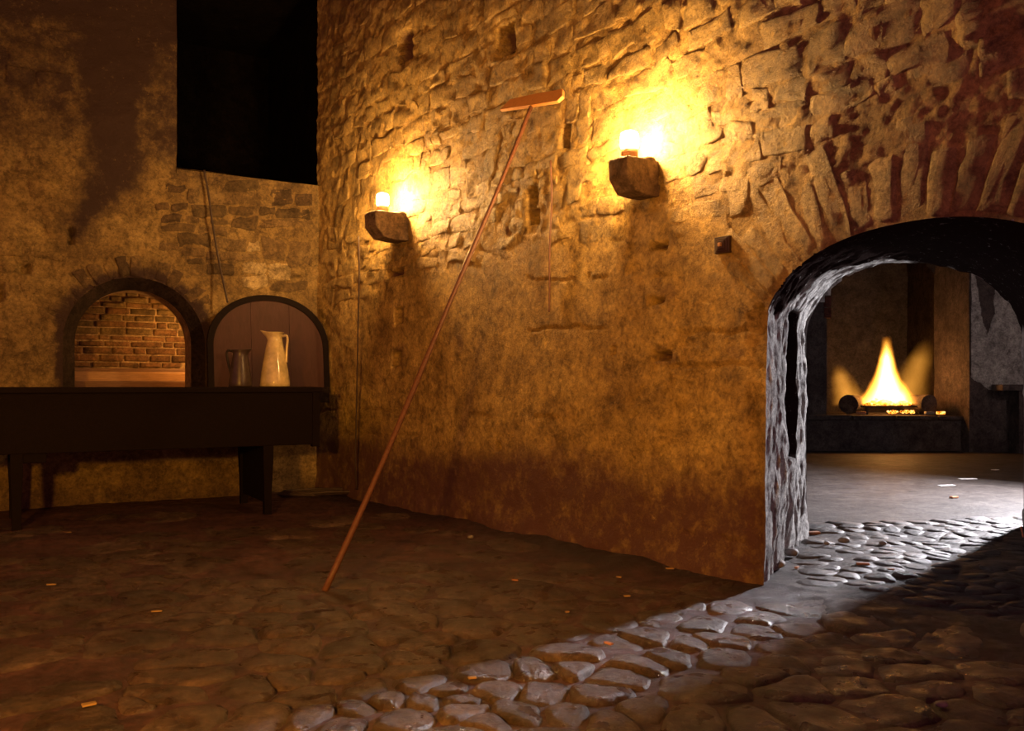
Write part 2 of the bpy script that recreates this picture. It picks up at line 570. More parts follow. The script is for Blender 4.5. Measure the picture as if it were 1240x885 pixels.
def rect_hole(s, z, S0, Z0, ws, wz, dep, ed=0.03, rag=0.04):
    j = fbm(s * 13 + S0 * 5, z * 13, 3) * rag * 2
    k = fbm(s * 13 + S0 * 5 + 40, z * 13 + 9, 3) * rag * 2
    a = sst(0, ed, ws / 2 + j - np.abs(s - S0)) * sst(0, ed, wz / 2 + k - np.abs(z - Z0))
    return -dep * a


RHOLES = []
for (px, py, w, h, dep) in ((797, 298, 20, 9, .07), (796, 364, 20, 11, .09), (801, 431, 22, 14, .10), (644, 238, 15, 24, .10), (645, 262, 17, 18, .12),
                            (643, 250, 12, 40, .07), (478, 331, 20, 8, .06), (483, 383, 11, 22, .05), (480, 434, 13, 20, .08), (714, 335, 5, 8, .05),
                            (744, 424, 7, 16, .03), (611, 48, 24, 32, .10), (492, 55, 18, 34, .06), (684, 165, 14, 30, .05), (770, 502, 6, 7, .03), (850, 482, 6, 6, .03),
                            (603, 540, 8, 14, .03), (918, 372, 14, 12, .08)):
    s0, z0 = PR.at(px, py)
    s1, z1 = PR.at(px + w / 2, py + h / 2)
    s2, z2 = PR.at(px - w / 2, py - h / 2)
    RHOLES.append((s0, z0, abs(s1 - s2), abs(z1 - z2) * 0.9, dep * 1.8))
RCR = [[(857, 601), (862, 610), (856, 626), (850, 634)], [(806, 600), (804, 625)], [(815, 643), (838, 647)], [(870, 652), (893, 655), (922, 661)], [(884, 655), (884, 668)],
       [(640, 333), (652, 340), (690, 338), (730, 336), (800, 332), (870, 331), (925, 335)], [(580, 298), (600, 312), (640, 316), (690, 312)],
       [(640, 400), (700, 396), (760, 399), (850, 402), (920, 400)], [(700, 444), (780, 447), (860, 441), (920, 443)], [(893, 679), (920, 683)],
       [(385, 497), (430, 494), (520, 502), (600, 504), (680, 505)], [(410, 526), (470, 527), (560, 526)], [(740, 292), (797, 290), (830, 284)],
       [(880, 262), (905, 320), (922, 350)], [(655, 165), (660, 210), (650, 240)], [(772, 75), (800, 130), (812, 170), (825, 185)], [(800, 130), (760, 128), (740, 135)]]
RCR = [[PR.at(*p) for p in c] for c in RCR]


SWP = PR.at(877, 300)


def rough_mask(s, z):
    return np.clip(sst(1.95, 2.35, z + 0.5 * fbm(s * 1.3, z * 1.3, 3, 3)) + 0.55 * sst(1.4, 0.2, s) * sst(0.5, 1.2, z), 0, 1)


def hR(s, z):
    r = rough_mask(s, z) * sst(0.16, 0.34, np.hypot(s - SWP[0], (z - SWP[1]) * .8))
    h = 0.05 * fbm(s * 0.8, z * 0.8, 3, 1)
    h = h + (0.012 + 0.016 * r) * fbm(s * 3.6, z * 4.6, 4, 2)
    h = h + (0.006 + 0.018 * r) * fbm(s * 14, z * 19, 4, 4)
    h = h - 0.018 * r * np.abs(fbm(s * 5.0, z * 7.0 - s * 1.5, 4, 6)) * 1.6
    d = np.hypot(s - (sJ + AW), (z - 1.2) * 1.05)
    h = h - 0.035 * sst(0.10, 0.0, np.abs(s - sJ + 0.05)) * (z < 1.5) * (fbm(s * 6, z * 9, 3, 7) + 0.4)
    for S0, Z0, ws, wz, dep in RHOLES:
        if np.size(s) > 5000:
            m = (np.abs(s - S0) < ws + .1) & (np.abs(z - Z0) < wz + .1)
            h[m] += rect_hole(s[m], z[m], S0, Z0, ws, wz, dep, 0.025, 0.022)
        else:
            h = h + rect_hole(s, z, S0, Z0, ws, wz, dep, 0.025, 0.022)
    return h


def hR_base(s, z):
    h = hR(s, z)
    for c in RCR:
        a = np.array(c)
        m = (s > a[:, 0].min() - .1) & (s < a[:, 0].max() + .1) & (z > a[:, 1].min() - .1) & (z < a[:, 1].max() + .1)
        if m.any():
            sj = s[m] + 0.05 * fbm(s[m] * 9, z[m] * 9, 3, 8); zj = z[m] + 0.05 * fbm(s[m] * 9, z[m] * 9, 3, 9)
            d, _, _ = poly_dist(a, sj, zj, False)
            h[m] -= 0.013 * sst(0.014, 0.0, d) * sst(-.06, .06, fbm(s[m] * 3, z[m] * 3, 2, 44))
    # the ragged foot of the wall
    h = h + 0.10 * sst(0.22, 0.0, z) * (fbm(s * 3, z * 2, 3, 12) + 0.25)
    return h


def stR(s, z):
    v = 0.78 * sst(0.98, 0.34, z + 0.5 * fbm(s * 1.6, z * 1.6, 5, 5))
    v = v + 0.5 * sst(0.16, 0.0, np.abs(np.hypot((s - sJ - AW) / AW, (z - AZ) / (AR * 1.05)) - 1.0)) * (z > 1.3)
    v = v + 0.6 * sst(3.5, 4.9, z + 0.7 * fbm(s * 1.2, z * 1.2, 4, 6))  # fading lamp light painted as a darker top of the wall
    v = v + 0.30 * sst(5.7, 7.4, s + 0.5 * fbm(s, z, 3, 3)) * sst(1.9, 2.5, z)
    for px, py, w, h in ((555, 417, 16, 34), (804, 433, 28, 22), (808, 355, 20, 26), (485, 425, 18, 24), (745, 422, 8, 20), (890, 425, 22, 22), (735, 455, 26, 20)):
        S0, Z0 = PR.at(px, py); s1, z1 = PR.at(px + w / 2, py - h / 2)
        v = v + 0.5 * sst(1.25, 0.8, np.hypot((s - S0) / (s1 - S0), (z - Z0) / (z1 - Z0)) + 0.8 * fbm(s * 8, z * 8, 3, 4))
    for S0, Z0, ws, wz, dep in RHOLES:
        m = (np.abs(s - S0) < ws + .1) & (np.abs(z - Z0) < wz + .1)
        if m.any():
            v[m] = np.maximum(v[m], -rect_hole(s[m], z[m], S0, Z0, ws, wz, 1.0, 0.025, 0.022) * sst(.03, .12, dep))  # shade inside the holes painted dark
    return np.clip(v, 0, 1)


wr = wall_grid('wall_right', PR, -0.02, 8.6, -0.06, 5.5, 0.0145, hR_base, M['lime'], [door_poly], {'stain_shade': stR})
tag(wr, 'limewashed rubble wall with the two lamps and the arched doorway', None, None, 'structure')

# --- left wall
sH0, zA = PL.at(163, 350)                     # crown of the hatch arch
sHl, zS = PL.at(92, 466)
sHr, _ = PL.at(234, 466)
HC, HA = (sHl + sHr) / 2, abs(sHl - sHr) / 2
HZ0 = 1.06
HZS = PL.at(163, 415)[1]
hatch_in = arch_curve(HC, HA, HZS, zA - HZS, 32, 2.0, 0.5)
HB = 0.11
hatch_out = arch_curve(HC, HA + HB, HZS, zA - HZS + HB, 32, 2.0, 0.5)
hatch_poly = [(HC - HA - HB, HZ0)] + hatch_out + [(HC + HA + HB, HZ0)]
oL, oZ = PL.at(214, 204)
gal_poly = [(-0.5, oZ), (oL, oZ + 0.01), (oL, 7.0), (-0.5, 7.0)]
LHOLES = []
for (px, py, w, h, dep) in ((86, 286, 11, 26, .10), (30, 326, 20, 16, .08), (0, 352, 14, 28, .09), (57, 358, 10, 9, .04), (367, 241, 20, 14, .03), (361, 337, 12, 9, .06), (343, 235, 24, 14, .03)):
    s0, z0 = PL.at(px, py); s1, z1 = PL.at(px + w / 2, py + h / 2); s2, z2 = PL.at(px - w / 2, py - h / 2)
    LHOLES.append((s0, z0, abs(s1 - s2), abs(z1 - z2), dep))


def hL(s, z):
    h = 0.07 * fbm(s * 0.9, z * 0.9, 3, 21) + 0.035 * fbm(s * 4, z * 6, 4, 22) + 0.016 * fbm(s * 13, z * 16, 4, 23)
    h = h * sst(-0.02, 0.12, s)
    for S0, Z0, ws, wz, dep in LHOLES:
        if np.size(s) > 5000:
            m = (np.abs(s - S0) < ws + .1) & (np.abs(z - Z0) < wz + .1)
            h[m] += rect_hole(s[m], z[m], S0, Z0, ws, wz, dep, 0.03, 0.02)
        else:
            h = h + rect_hole(s, z, S0, Z0, ws, wz, dep, 0.03, 0.02)
    return h


soot_px = [(84, -40), (70, 40), (84, 110), (92, 200), (84, 300), (110, 300), (140, 245), (165, 215), (184, 200), (186, 130), (200, 90), (204, -40)]
soot = [PL.at(*p) for p in soot_px]


def stL(s, z):
    v = soft_poly(soot, s + 0.30 * fbm(s * 4, z * 4, 4, 31), z + 0.30 * fbm(s * 4, z * 4, 4, 32), 0.30)
    v = np.maximum(v, 0.70 * sst(2.5, 3.9, z + 1.2 * fbm(s * 1.4, z * 1.4, 4, 33)))  # soot plus painted falloff of the lamp light, growing with height
    v = np.maximum(v, 0.9 * sst(3.9, 4.6, z + 0.8 * fbm(s, z, 3, 33)))
    v = np.maximum(v, 0.85 * sst(1.22, 1.0, np.hypot((s - HC) / (HA + HB + .03), np.maximum(z - HZS, 0) / (zA - HZS + HB + .03)) + 0.25 * fbm(s * 5, z * 5, 3, 34)) * (z > 1.0))
    v = np.maximum(v, 0.5 * sst(0.4, 0.0, z))
    return np.clip(v, 0, 1)


wl = wall_grid('wall_left', PL, -0.16, 7.6, -0.06, 5.5, 0.02, hL, M['left'], [hatch_poly, gal_poly], {'stain_shade': stL}, flip=True)
tag(wl, 'sooty rubble wall with the hatch and the dark opening', None, None, 'structure')


# ------------------------------------------------------------------ stones set in the walls
UV = np.array([-1, -.94, -.80, -.42, 0, .42, .80, .94, 1.0])
E_ = np.maximum(np.abs(UV)[:, None], np.abs(UV)[None, :])
PROF = np.interp(E_, [0, .42, .80, .94, 1.0], [1.0, 0.97, 0.80, 0.30, -0.9])
GU, GV = np.meshgrid(UV, UV, indexing='ij')
PADF = grid_faces(9, 9)
PADF_FLIP = [f[::-1] for f in PADF]


def pad(name, pl, quad, proud, mat, parent, hf, seed, k=0.35, flip=False, rough=0.010, jit=0.015, stain_shade=None):
    q = np.array(quad, float)
    u = GU * np.sqrt(1 - k * GV ** 2 / 2); v = GV * np.sqrt(1 - k * GU ** 2 / 2)
    a, b = (u + 1) / 2, (v + 1) / 2
    P = (q[0] * ((1 - a) * (1 - b))[..., None] + q[1] * (a * (1 - b))[..., None] + q[2] * (a * b)[..., None] + q[3] * ((1 - a) * b)[..., None])
    s = P[..., 0] + jit * 2 * fbm(P[..., 0] * 9, P[..., 1] * 9, 3, seed); z = P[..., 1] + jit * 2 * fbm(P[..., 0] * 9 + 31, P[..., 1] * 9, 3, seed)
    n = hf(s, z) + proud * PROF + rough * 2 * fbm(s * 16, z * 16, 3, seed * 1.7) * (E_ < .97) + 0.5 * proud * (fbm(s * 4, z * 4, 2, seed) * 2) * (E_ < .97)
    V = pl.P(s, z, n).reshape(-1, 3)
    o = mesh_obj(name, V, PADF_FLIP if flip else PADF, mat, parent)
    if stain_shade is not None:
        at = o.data.attributes.new('stain_shade', 'FLOAT', 'POINT')
        at.data.foreach_set('value', np.ascontiguousarray(stain_shade(s, z), dtype=np.float32).ravel())
    return o


# right wall: courses of rubble in the upper part
VO_IN, VO_OUT = 0.03, 0.62
vc = (sJ + AW, AZ - 0.62)


def in_vous(s, z):
    x = (s - vc[0]) / (AW + 0.62); y = (z - AZ + 0.35) / (AR + 0.35 + 0.58)
    return (x * x + y * y) < 1.0


zc = 1.95
nst = 0
rr = random.Random(4)
seen = []
while zc < 5.2:
    hc = rr.uniform(0.10, 0.22)
    sc_ = 0.02 - rr.uniform(0, 0.2)
    while sc_ < 8.2:
        w = rr.choice((rr.uniform(0.12, 0.28), rr.uniform(0.22, 0.48)))
        ms, mz = sc_ + w / 2, zc + hc / 2
        # the row rises and dips along the wall
        wob = lambda x: 0.10 * float(fbm(x * 0.55, zc * 0.7, 2, 41))
        P3 = PR.P(ms, mz + wob(ms))
        px = PCX + P3[0] / P3[1] * FOC; py = PHY - (P3[2] - EYE) / P3[1] * FOC
        vis = -30 < py < 420 and px < 1290
        ok = float(rough_mask(np.array(ms), np.array(mz))) > rr.uniform(0.3, 0.75) and not in_vous(ms, mz) and ms > 0.12
        if vis and ok and rr.random() > 0.10:
            g_ = 0.001
            j = lambda: rr.uniform(-0.034, 0.034)
            q = [(sc_ + g_ + j(), zc + wob(sc_) + g_ + j()), (sc_ + w - g_ + j(), zc + wob(sc_ + w) + g_ + j()),
                 (sc_ + w - g_ + j(), zc + hc + wob(sc_ + w) - g_ + j()), (sc_ + g_ + j(), zc + hc + wob(sc_) - g_ + j())]
            seen.append((P3[1], q, rr.choice((rr.uniform(0.001, 0.005), rr.uniform(0.003, 0.010)))))
        sc_ += w
    zc += hc
seen.sort(key=lambda t_: t_[0])
seen = seen[:278]
for i, (_, q, pr) in enumerate(seen):
    pad('stone', PR, q, pr, M['lime_stone'], wr, hR, 50 + i, k=0.20, rough=0.013, jit=0.030, stain_shade=stR)
print('right wall stones', len(seen))

# long voussoirs over the doorway
nv_ = 19
for i in range(nv_):
    def arcp(f, out):
        x = -math.cos(math.pi * f)
        ps = sJ + AW + AW * x; pz = AZ + AR * max(0, 1 - abs(x) ** 2.2) ** 0.555
        dx, dz = ps - vc[0], pz - vc[1]
        L = math.hypot(dx, dz)
        return ps + dx / L * out, pz + dz / L * out
    f0, f1 = 0.06 + 0.88 * (i + 0.05) / nv_, 0.06 + 0.88 * (i + 0.95) / nv_
    o1 = rr.uniform(0.30, 0.55)
    pad('voussoir', PR, [arcp(f0, 0.012), arcp(f1, 0.012), arcp(f1, o1), arcp(f0, o1)], rr.uniform(0.002, 0.010), M['lime_stone'], wr, hR, 400 + i, k=0.12, rough=0.012, jit=0.025, stain_shade=stR)

# left wall: stones that stand out round the cord, traced one by one (zoomed positions)
TR = [(35, 155, 140, 195, 'm'), (0, 220, 130, 275, 'd'), (150, 240, 235, 345, 'm'), (270, 180, 350, 225, 'm'), (360, 200, 600, 265, 'm'), (270, 272, 585, 355, 'm'),
      (665, 250, 800, 355, 'd'), (822, 285, 928, 360, 'g'), (45, 345, 155, 380, 'd'), (-60, 350, 30, 390, 'd'), (165, 355, 385, 430, 'm'), (395, 370, 575, 415, 'm'),
      (585, 362, 690, 415, 'm'), (695, 378, 925, 440, 'm'), (-20, 410, 100, 465, 'd'), (130, 420, 220, 470, 'm'), (290, 445, 395, 475, 'm'), (420, 427, 590, 515, 'm'),
      (600, 445, 925, 500, 'm'), (200, 487, 400, 545, 'm'), (-30, 478, 190, 520, 'm'), (75, 535, 285, 615, 'm'), (300, 562, 515, 640, 'm'), (522, 580, 598, 650, 'l'),
      (-40, 600, 90, 640, 'm'), (100, 625, 250, 680, 'm'), (255, 640, 320, 695, 'd'), (340, 652, 592, 705, 'm'), (610, 562, 760, 710, 'm'), (768, 585, 925, 748, 'm'),
      (135, 690, 245, 735, 'm'), (255, 722, 440, 795, 'm'), (482, 708, 638, 788, 'l'), (648, 722, 790, 828, 'l'), (480, 800, 640, 880, 'l'), (660, 840, 900, 900, 'm')]
MM = {'d': M['dark_stone'], 'm': M['left_stone'], 'l': M['pale_stone'], 'g': M['dark_stone']}
for i, (x0, y0, x1, y1, c) in enumerate(TR):
    f = lambda x, y: PL.at(200 + x / 5.205, 180 + y / 5.205)
    q = [f(x0 - 2, y1 + 2), f(x1 + 2, y1 + 2 + (x1 - x0) * .0), f(x1 + 2, y0 - 2), f(x0 - 2, y0 - 2)]
    sl = lambda p, dz: (p[0], p[1] + dz)
    pad('stone', PL, q, 0.009 if c != 'l' else 0.013, MM[c], wl, hL, 600 + i, k=0.30 if c != 'g' else 0.08, rough=0.014 if c != 'g' else 0.001, jit=0.035 if c != 'g' else 0.003,
        stain_shade=(lambda s, z: np.zeros(s.shape)))
# voussoirs over the hatch
for i in range(17):
    def hp(f, out):
        a = math.pi * f
        r1, r2 = HA + HB + out, zA - HZS + HB + out
        return HC - r1 * math.cos(a), HZS + r2 * math.sin(a)
    f0, f1 = 0.06 + 0.88 * (i + 0.06) / 17, 0.06 + 0.88 * (i + 0.94) / 17
    pad('voussoir', PL, [hp(f0, 0.01), hp(f1, 0.01), hp(f1, rr.uniform(.17, .25)), hp(f0, rr.uniform(.17, .25))], rr.uniform(0.002, 0.014),
        M['dark_stone'] if i in (3, 5, 9, 12) else M['left_stone'] if i in (2, 6, 8, 11) else M['left'], wl, hL, 700 + i, k=0.25, rough=0.014, jit=0.025, stain_shade=stL)
# faint courses in the far left
n2 = 0
zc = 1.5
while zc < 5.0 and n2 < 200:
    hc = rr.uniform(0.14, 0.24); sc_ = 2.15 + rr.uniform(0, .3)
    while sc_ < 5.6:
        w = rr.uniform(0.22, 0.55); ms, mz = sc_ + w / 2, zc + hc / 2
        P3 = PL.P(ms, mz); px = PCX + P3[0] / P3[1] * FOC; py = PHY - (P3[2] - EYE) / P3[1] * FOC
        clear = math.hypot((ms - HC) / (HA + .42), max(0, mz - HZS) / (zA - HZS + .42)) > 1 and px < 205 and not (px > 170 and py > 100) and px > -20
        if not (mz > oZ - .05 and ms < oL + .35) and clear and rr.random() > 0.25:
            j = lambda: rr.uniform(-0.02, 0.02)
            pad('stone', PL, [(sc_ + .008 + j(), zc + j()), (sc_ + w - .008 + j(), zc + j()), (sc_ + w - .008 + j(), zc + hc - .012 + j()), (sc_ + .008 + j(), zc + hc - .012 + j())],
                rr.uniform(0.003, 0.014), M['left'], wl, hL, 800 + n2, k=0.35, rough=0.008, jit=0.02, stain_shade=stL)
            n2 += 1
        sc_ += w
    zc += hc
print('left stones', n2)


# ------------------------------------------------------------------ hatch: rim, reveal, niche with bricks, shelf boards
def sweep(name, pl, prof_a, n_a, prof_b, n_b, k, mat, parent=None, hfa=None, disp=0.0, seed=1, tagk='structure'):
    A = np.array(prof_a, float); B = np.array(prof_b, float)
    V = []
    for i in range(k + 1):
        f = i / k
        Q = A * (1 - f) + B * f
        n = n_a * (1 - f) + n_b * f
        nn = np.full(len(Q), n)
        if hfa is not None:
            nn = nn + hfa(A[:, 0], A[:, 1]) * (1 - f)
        dd = disp * 2 * fbm(np.arange(len(Q)) * 0.35, np.full(len(Q), i * 0.8), 3, seed) if 0 < i < k else 0
        V.append(pl.P(Q[:, 0] + dd, Q[:, 1] + dd * .5, nn))
    V = np.array(V).reshape(-1, 3)
    o = mesh_obj(name, V, grid_faces(k + 1, len(A)), mat, parent)
    return o


cl = lambda P: [(P[0][0], HZ0)] + P + [(P[-1][0], HZ0)]
niche = thing('wall_niche', PL.V(HC, 1.0, -0.5), 'brick lined hatch niche glowing behind the left arch', None)
del niche['label']; tag(niche, None, None, None, 'structure')
NI = niche.matrix_basis.inverted()


def into(o, root):
    o.parent = root
    o.matrix_parent_inverse = Matrix.Translation(-Vector(root.location)) if root.rotation_euler.z == 0 else root.matrix_basis.inverted()
    return o


into(sweep('trim_1', PL, cl(hatch_out), 0.0, cl(hatch_in), -0.10, 3, M['sootshade'], hfa=hL, disp=0.006), niche).name = 'arch_rim'  # rim colour holds both soot and the shade of the reveal
into(sweep('arch_reveal', PL, cl(hatch_in), -0.10, cl(hatch_in), -0.38, 4, M['niche'], disp=0.006, seed=4), niche)
nb = -1.25     # brick wall that far behind the face of the wall
ws0, ws1 = HC - HA - 0.5, HC + HA + 0.5


def quadp(name, pts, mat, parent=None):
    return mesh_obj(name, pts, [(0, 1, 2, 3)], mat, parent, False)


zt = zA + 0.35
into(wall_grid('niche_back', PL, ws0, ws1, 0.9, zt, 0.03, lambda s, z: nb - 0.012 + 0.012 * fbm(s * 6, z * 6, 3, 3), M['mortar'], flip=True), niche)
into(quadp('niche_side', [PL.V(ws0, .9, -.38), PL.V(ws0, .9, nb), PL.V(ws0, zt, nb), PL.V(ws0, zt, -.38)], M['niche']), niche)
into(quadp('niche_side', [PL.V(ws1, .9, -.38), PL.V(ws1, zt, -.38), PL.V(ws1, zt, nb), PL.V(ws1, .9, nb)], M['niche']), niche)
into(quadp('niche_vault', [PL.V(ws0, zt, -.38), PL.V(ws0, zt, nb), PL.V(ws1, zt, nb), PL.V(ws1, zt, -.38)], M['niche']), niche)
into(quadp('niche_floor', [PL.V(ws0, 1.0, -.3), PL.V(ws1, 1.0, -.3), PL.V(ws1, 1.0, nb), PL.V(ws0, 1.0, nb)], M['niche']), niche)
# inner face of the wall round the opening (keeps the niche light in)
inner = [(ws0, .9), (ws0, zt), (ws1, zt), (ws1, .9)]
into(wall_grid('niche_front', PL, ws0, ws1, 0.9, zt, 0.03, lambda s, z: 0 * s - 0.38, M['niche'], [cl(hatch_in)]), niche)
# bricks: laid in courses on the back of the niche
zb = 1.30
row = 0
while zb < zt - 0.05:
    hc = rr.uniform(0.058, 0.082)
    sx = ws0 + (0.0 if row % 2 else 0.12) - rr.uniform(0, 0.06)
    while sx < ws1:
        w = rr.choice((0.22, 0.24, 0.26, 0.12, 0.30)) * rr.uniform(0.9, 1.1)
        a, b = max(sx, ws0 + .02), min(sx + w - 0.012, ws1 - .02)
        ms = (a + b) / 2
        if b - a > 0.05 and abs(ms - HC) < HA + 0.24 and zb < zA + 0.16:
            j = lambda: rr.uniform(-.004, .004)
            m_ = M['brick'] if zb < 1.62 or rr.random() < 0.35 else M['left_stone']
            o = pad('brick', PL, [(a, zb + j()), (b, zb + j()), (b, zb + hc - .012 + j()), (a, zb + hc - .012 + j())], rr.uniform(.008, .022), m_, None,
                    lambda s, z: nb + 0 * s, 900 + row * 20 + int(sx * 7), k=0.08, rough=0.004, jit=0.004, stain_shade=lambda s, z: 0 * s)
            into(o, niche)
        sx += w
    zb += hc
    row += 1
# shelf of boards at the foot of the bricks
shelf = thing('shelf', PL.V(HC, 1.0, -0.8), 'stepped wooden boards lying in the lit arched hatch below the bricks', 'shelf')
for nm, n0, n1, z0, z1 in (('board', -.42, -.70, 1.03, 1.075), ('board', -.70, -.92, 1.05, 1.15), ('board', -.92, -1.15, 1.08, 1.245), ('board', -1.10, -1.22, 1.10, 1.285)):
    bm = bmesh.new()
    vs = [bm.verts.new(PL.V(s, z, n)) for s in (ws0 + .04, ws1 - .04) for z in (z0, z1) for n in (n0, n1)]
    for f in ((0, 1, 3, 2), (4, 6, 7, 5), (0, 4, 5, 1), (2, 3, 7, 6), (0, 2, 6, 4), (1, 5, 7, 3)):
        bm.faces.new([vs[i] for i in f])
    into(bm_obj(nm, bm, M['nichewood'] if n1 not in (-.92, -1.22) else M['nichedark'], bevel=0.014), shelf)
lamp('hatch_lamp', 'POINT', PL.V(HC - HA - 0.28, 1.62, -0.62), 34, (1.0, 0.46, 0.10), 0.05)

# gallery: dark chamber behind the big opening
gal = thing('wall_gallery', PL.V(0.9, oZ, -1.0), None, None)
tag(gal, None, None, None, 'structure')
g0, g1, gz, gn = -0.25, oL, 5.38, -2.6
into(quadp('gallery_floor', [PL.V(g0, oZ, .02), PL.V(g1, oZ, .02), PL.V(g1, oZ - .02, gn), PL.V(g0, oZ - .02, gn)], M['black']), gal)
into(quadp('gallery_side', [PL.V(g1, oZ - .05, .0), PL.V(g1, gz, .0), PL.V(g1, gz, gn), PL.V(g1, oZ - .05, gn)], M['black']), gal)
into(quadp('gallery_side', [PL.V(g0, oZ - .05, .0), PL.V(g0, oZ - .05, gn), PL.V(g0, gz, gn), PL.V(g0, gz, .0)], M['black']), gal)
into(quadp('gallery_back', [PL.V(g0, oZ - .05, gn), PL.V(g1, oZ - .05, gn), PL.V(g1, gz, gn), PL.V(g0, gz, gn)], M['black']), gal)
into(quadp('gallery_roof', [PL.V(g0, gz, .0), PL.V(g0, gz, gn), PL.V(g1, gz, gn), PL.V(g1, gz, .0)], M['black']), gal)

# ceiling of the near room
tag(mesh_obj('ceiling', [(-9, -0.5, 5.45), (9, -0.5, 5.45), (9, 13, 5.45), (-9, 13, 5.45)], [(0, 1, 2, 3)], M['soot'], None, False), None, None, None, 'structure')

# ------------------------------------------------------------------ doorway vault and jambs
RA, RB = np.array([2.10, 6.42]), np.array([3.95, 6.95])
RUd = (RB - RA) / np.linalg.norm(RB - RA)
RSP = np.linalg.norm(RB - RA)
NRr = np.array([-RUd[1], RUd[0]])             # towards the far room
PB = Plane(RA, RUd, NRr)
rear_arch = arch_curve(RSP / 2, RSP / 2, 1.45, 0.57)


def full(profile, nz=70):
    x0, z0 = profile[0]; x1, z1 = profile[-1]
    pts = [(x0, -0.06 + (z0 + 0.06) * i / nz) for i in range(nz)]
    # resample the arch finer
    A = np.array(profile); d = np.r_[0, np.cumsum(np.hypot(*np.diff(A, axis=0).T))]
    m = 140
    tt = np.linspace(0, d[-1], m)
    pts += list(zip(np.interp(tt, d, A[:, 0]), np.interp(tt, d, A[:, 1])))
    pts += [(x1, z1 + (-0.06 - z1) * (i + 1) / nz) for i in range(nz)]
    return np.array(pts)


FA, FB = full(door_arch), full(rear_arch)
K = 110
fr3 = PR.P(FA[:, 0], FA[:, 1], hR_base(FA[:, 0].copy(), FA[:, 1].copy()))
bk3 = PB.P(FB[:, 0], FB[:, 1], 0.0)
f = np.linspace(0, 1, K)[:, None]
base = fr3[None] * (1 - f[..., None]) + bk3[None] * f[..., None]
# inward normal of the tunnel
du = np.gradient(base, axis=0); dv = np.gradient(base, axis=1)
nn = np.cross(dv, du); nn /= np.linalg.norm(nn, axis=-1, keepdims=True) + 1e-9
ctr = base.mean(1, keepdims=True); sgn = np.sign(((ctr - base) * nn).sum(-1).mean()); nn *= sgn
npf = base.shape[1]
jj = np.arange(npf)
arcL = np.r_[0, np.cumsum(np.linalg.norm(np.diff(fr3, axis=0), axis=1))][None, :] * np.ones((K, 1))
dep = f * 1.75 * np.ones((1, npf))
disp = 0.055 * fbm(dep * 3.5, arcL * 2.0, 4, 61) + 0.040 * fbm(dep * 16, arcL * 5.5, 4, 62) + 0.034 * fbm(dep * 34, arcL * 9, 3, 65)
disp = disp - 0.05 * np.abs(fbm(dep * 8, arcL * 3.0, 4, 66))
# rebate: a tall slot in the left jamb, and the ragged edge of the old door frame
zz = base[..., 2]
left = (jj < npf // 2)[None, :]
fj = f + 0.05 * fbm(arcL * 3, dep, 3, 63)
slot = sst(0.0, 0.03, fj - 0.50) * sst(0.0, 0.03, 0.70 - fj) * sst(0.62, 0.70, zz + .2 * fbm(arcL * 4, dep * 4, 2, 3)) * sst(1.60, 1.52, zz) * left
disp = disp - 0.13 * slot
groove = sst(0.06, 0.0, np.abs(fj - 0.52)) * (zz < 1.55) * left
disp = disp - 0.05 * groove
w_end = sst(0, 0.03, f) * 0.9 + 0.1
V = base + nn * (disp * w_end)[..., None]
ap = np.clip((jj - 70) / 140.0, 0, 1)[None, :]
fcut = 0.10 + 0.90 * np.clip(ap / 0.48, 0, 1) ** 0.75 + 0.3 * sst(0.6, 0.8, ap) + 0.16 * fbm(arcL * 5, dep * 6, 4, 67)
sb = sst(0.06, -0.06, f - fcut) * sst(1.40, 1.55, zz + 0.25 * fbm(arcL * 4, dep * 8, 4, 64))  # darkens the vault's front part, widening towards the crown
slot_shade = sst(0.0, 0.02, fj - 0.475) * sst(0.0, 0.02, 0.735 - fj) * sst(0.58, 0.70, zz + .2 * fbm(arcL * 4, dep * 4, 2, 3)) * sst(1.62, 1.55, zz) * left  # shade of the recessed slot, painted into the colour
sb = np.maximum(sb, 0.95 * slot_shade)
tun = fast_grid('wall_passage', V.reshape(-1, 3), K, npf, M['reveal'], None, {'stain_shade': sb})
tag(tun, None, None, None, 'structure')

# back face of the thick wall, in the far room
rear_poly = [(0, -0.3)] + rear_arch + [(RSP, -0.3)]
tag(wall_grid('wall_near', PB, -0.9, 7.5, -0.05, 4.4, 0.05, lambda s, z: 0 * s + 0.0, M['greyplaster'], [rear_poly]), None, None, None, 'structure')

# ------------------------------------------------------------------ far room
FY = 16.2
PF = Plane((0, FY), (1, 0), (0, -1))
fo0, fo1 = 5.50, 7.75
fire_arch = arch_curve((fo0 + fo1) / 2, (fo1 - fo0) / 2, 2.75, 0.75, 28)
fire_poly = [(fo0, -0.3)] + fire_arch + [(fo1, -0.3)]
wf = wall_grid('wall_far', PF, 1.2, 11.05, -0.05, 4.4, 0.05, lambda s, z: 0.04 * fbm(s * 2, z * 3, 4, 71), M['hearth_wall'], [fire_poly])
tag(wf, None, None, None, 'structure')
fp = thing('wall_fireplace', (6.6, 17.0, 0), None, None); tag(fp, None, None, None, 'structure')
into(wall_grid('fireplace_back', Plane((0, 17.7), (1, 0), (0, -1)), 5.0, 8.2, -0.05, 4.4, 0.06, lambda s, z: 0.06 * fbm(s * 2, z * 3, 4, 72), M['hearth_wall']), fp)
into(wall_grid('fireplace_side', Plane((5.48, 16.15), (0, 1), (1, 0)), 0, 1.6, -0.05, 4.4, 0.06, lambda s, z: 0.05 * fbm(s * 2, z * 3, 4, 73), M['hearth_wall']), fp)
into(wall_grid('fireplace_side', Plane((7.77, 16.15), (0, 1), (-1, 0)), 0, 1.6, -0.05, 4.4, 0.06, lambda s, z: 0.05 * fbm(s * 2, z * 3, 4, 74), M['sootshade']), fp)  # darker colour than the other side, standing in for weaker firelight


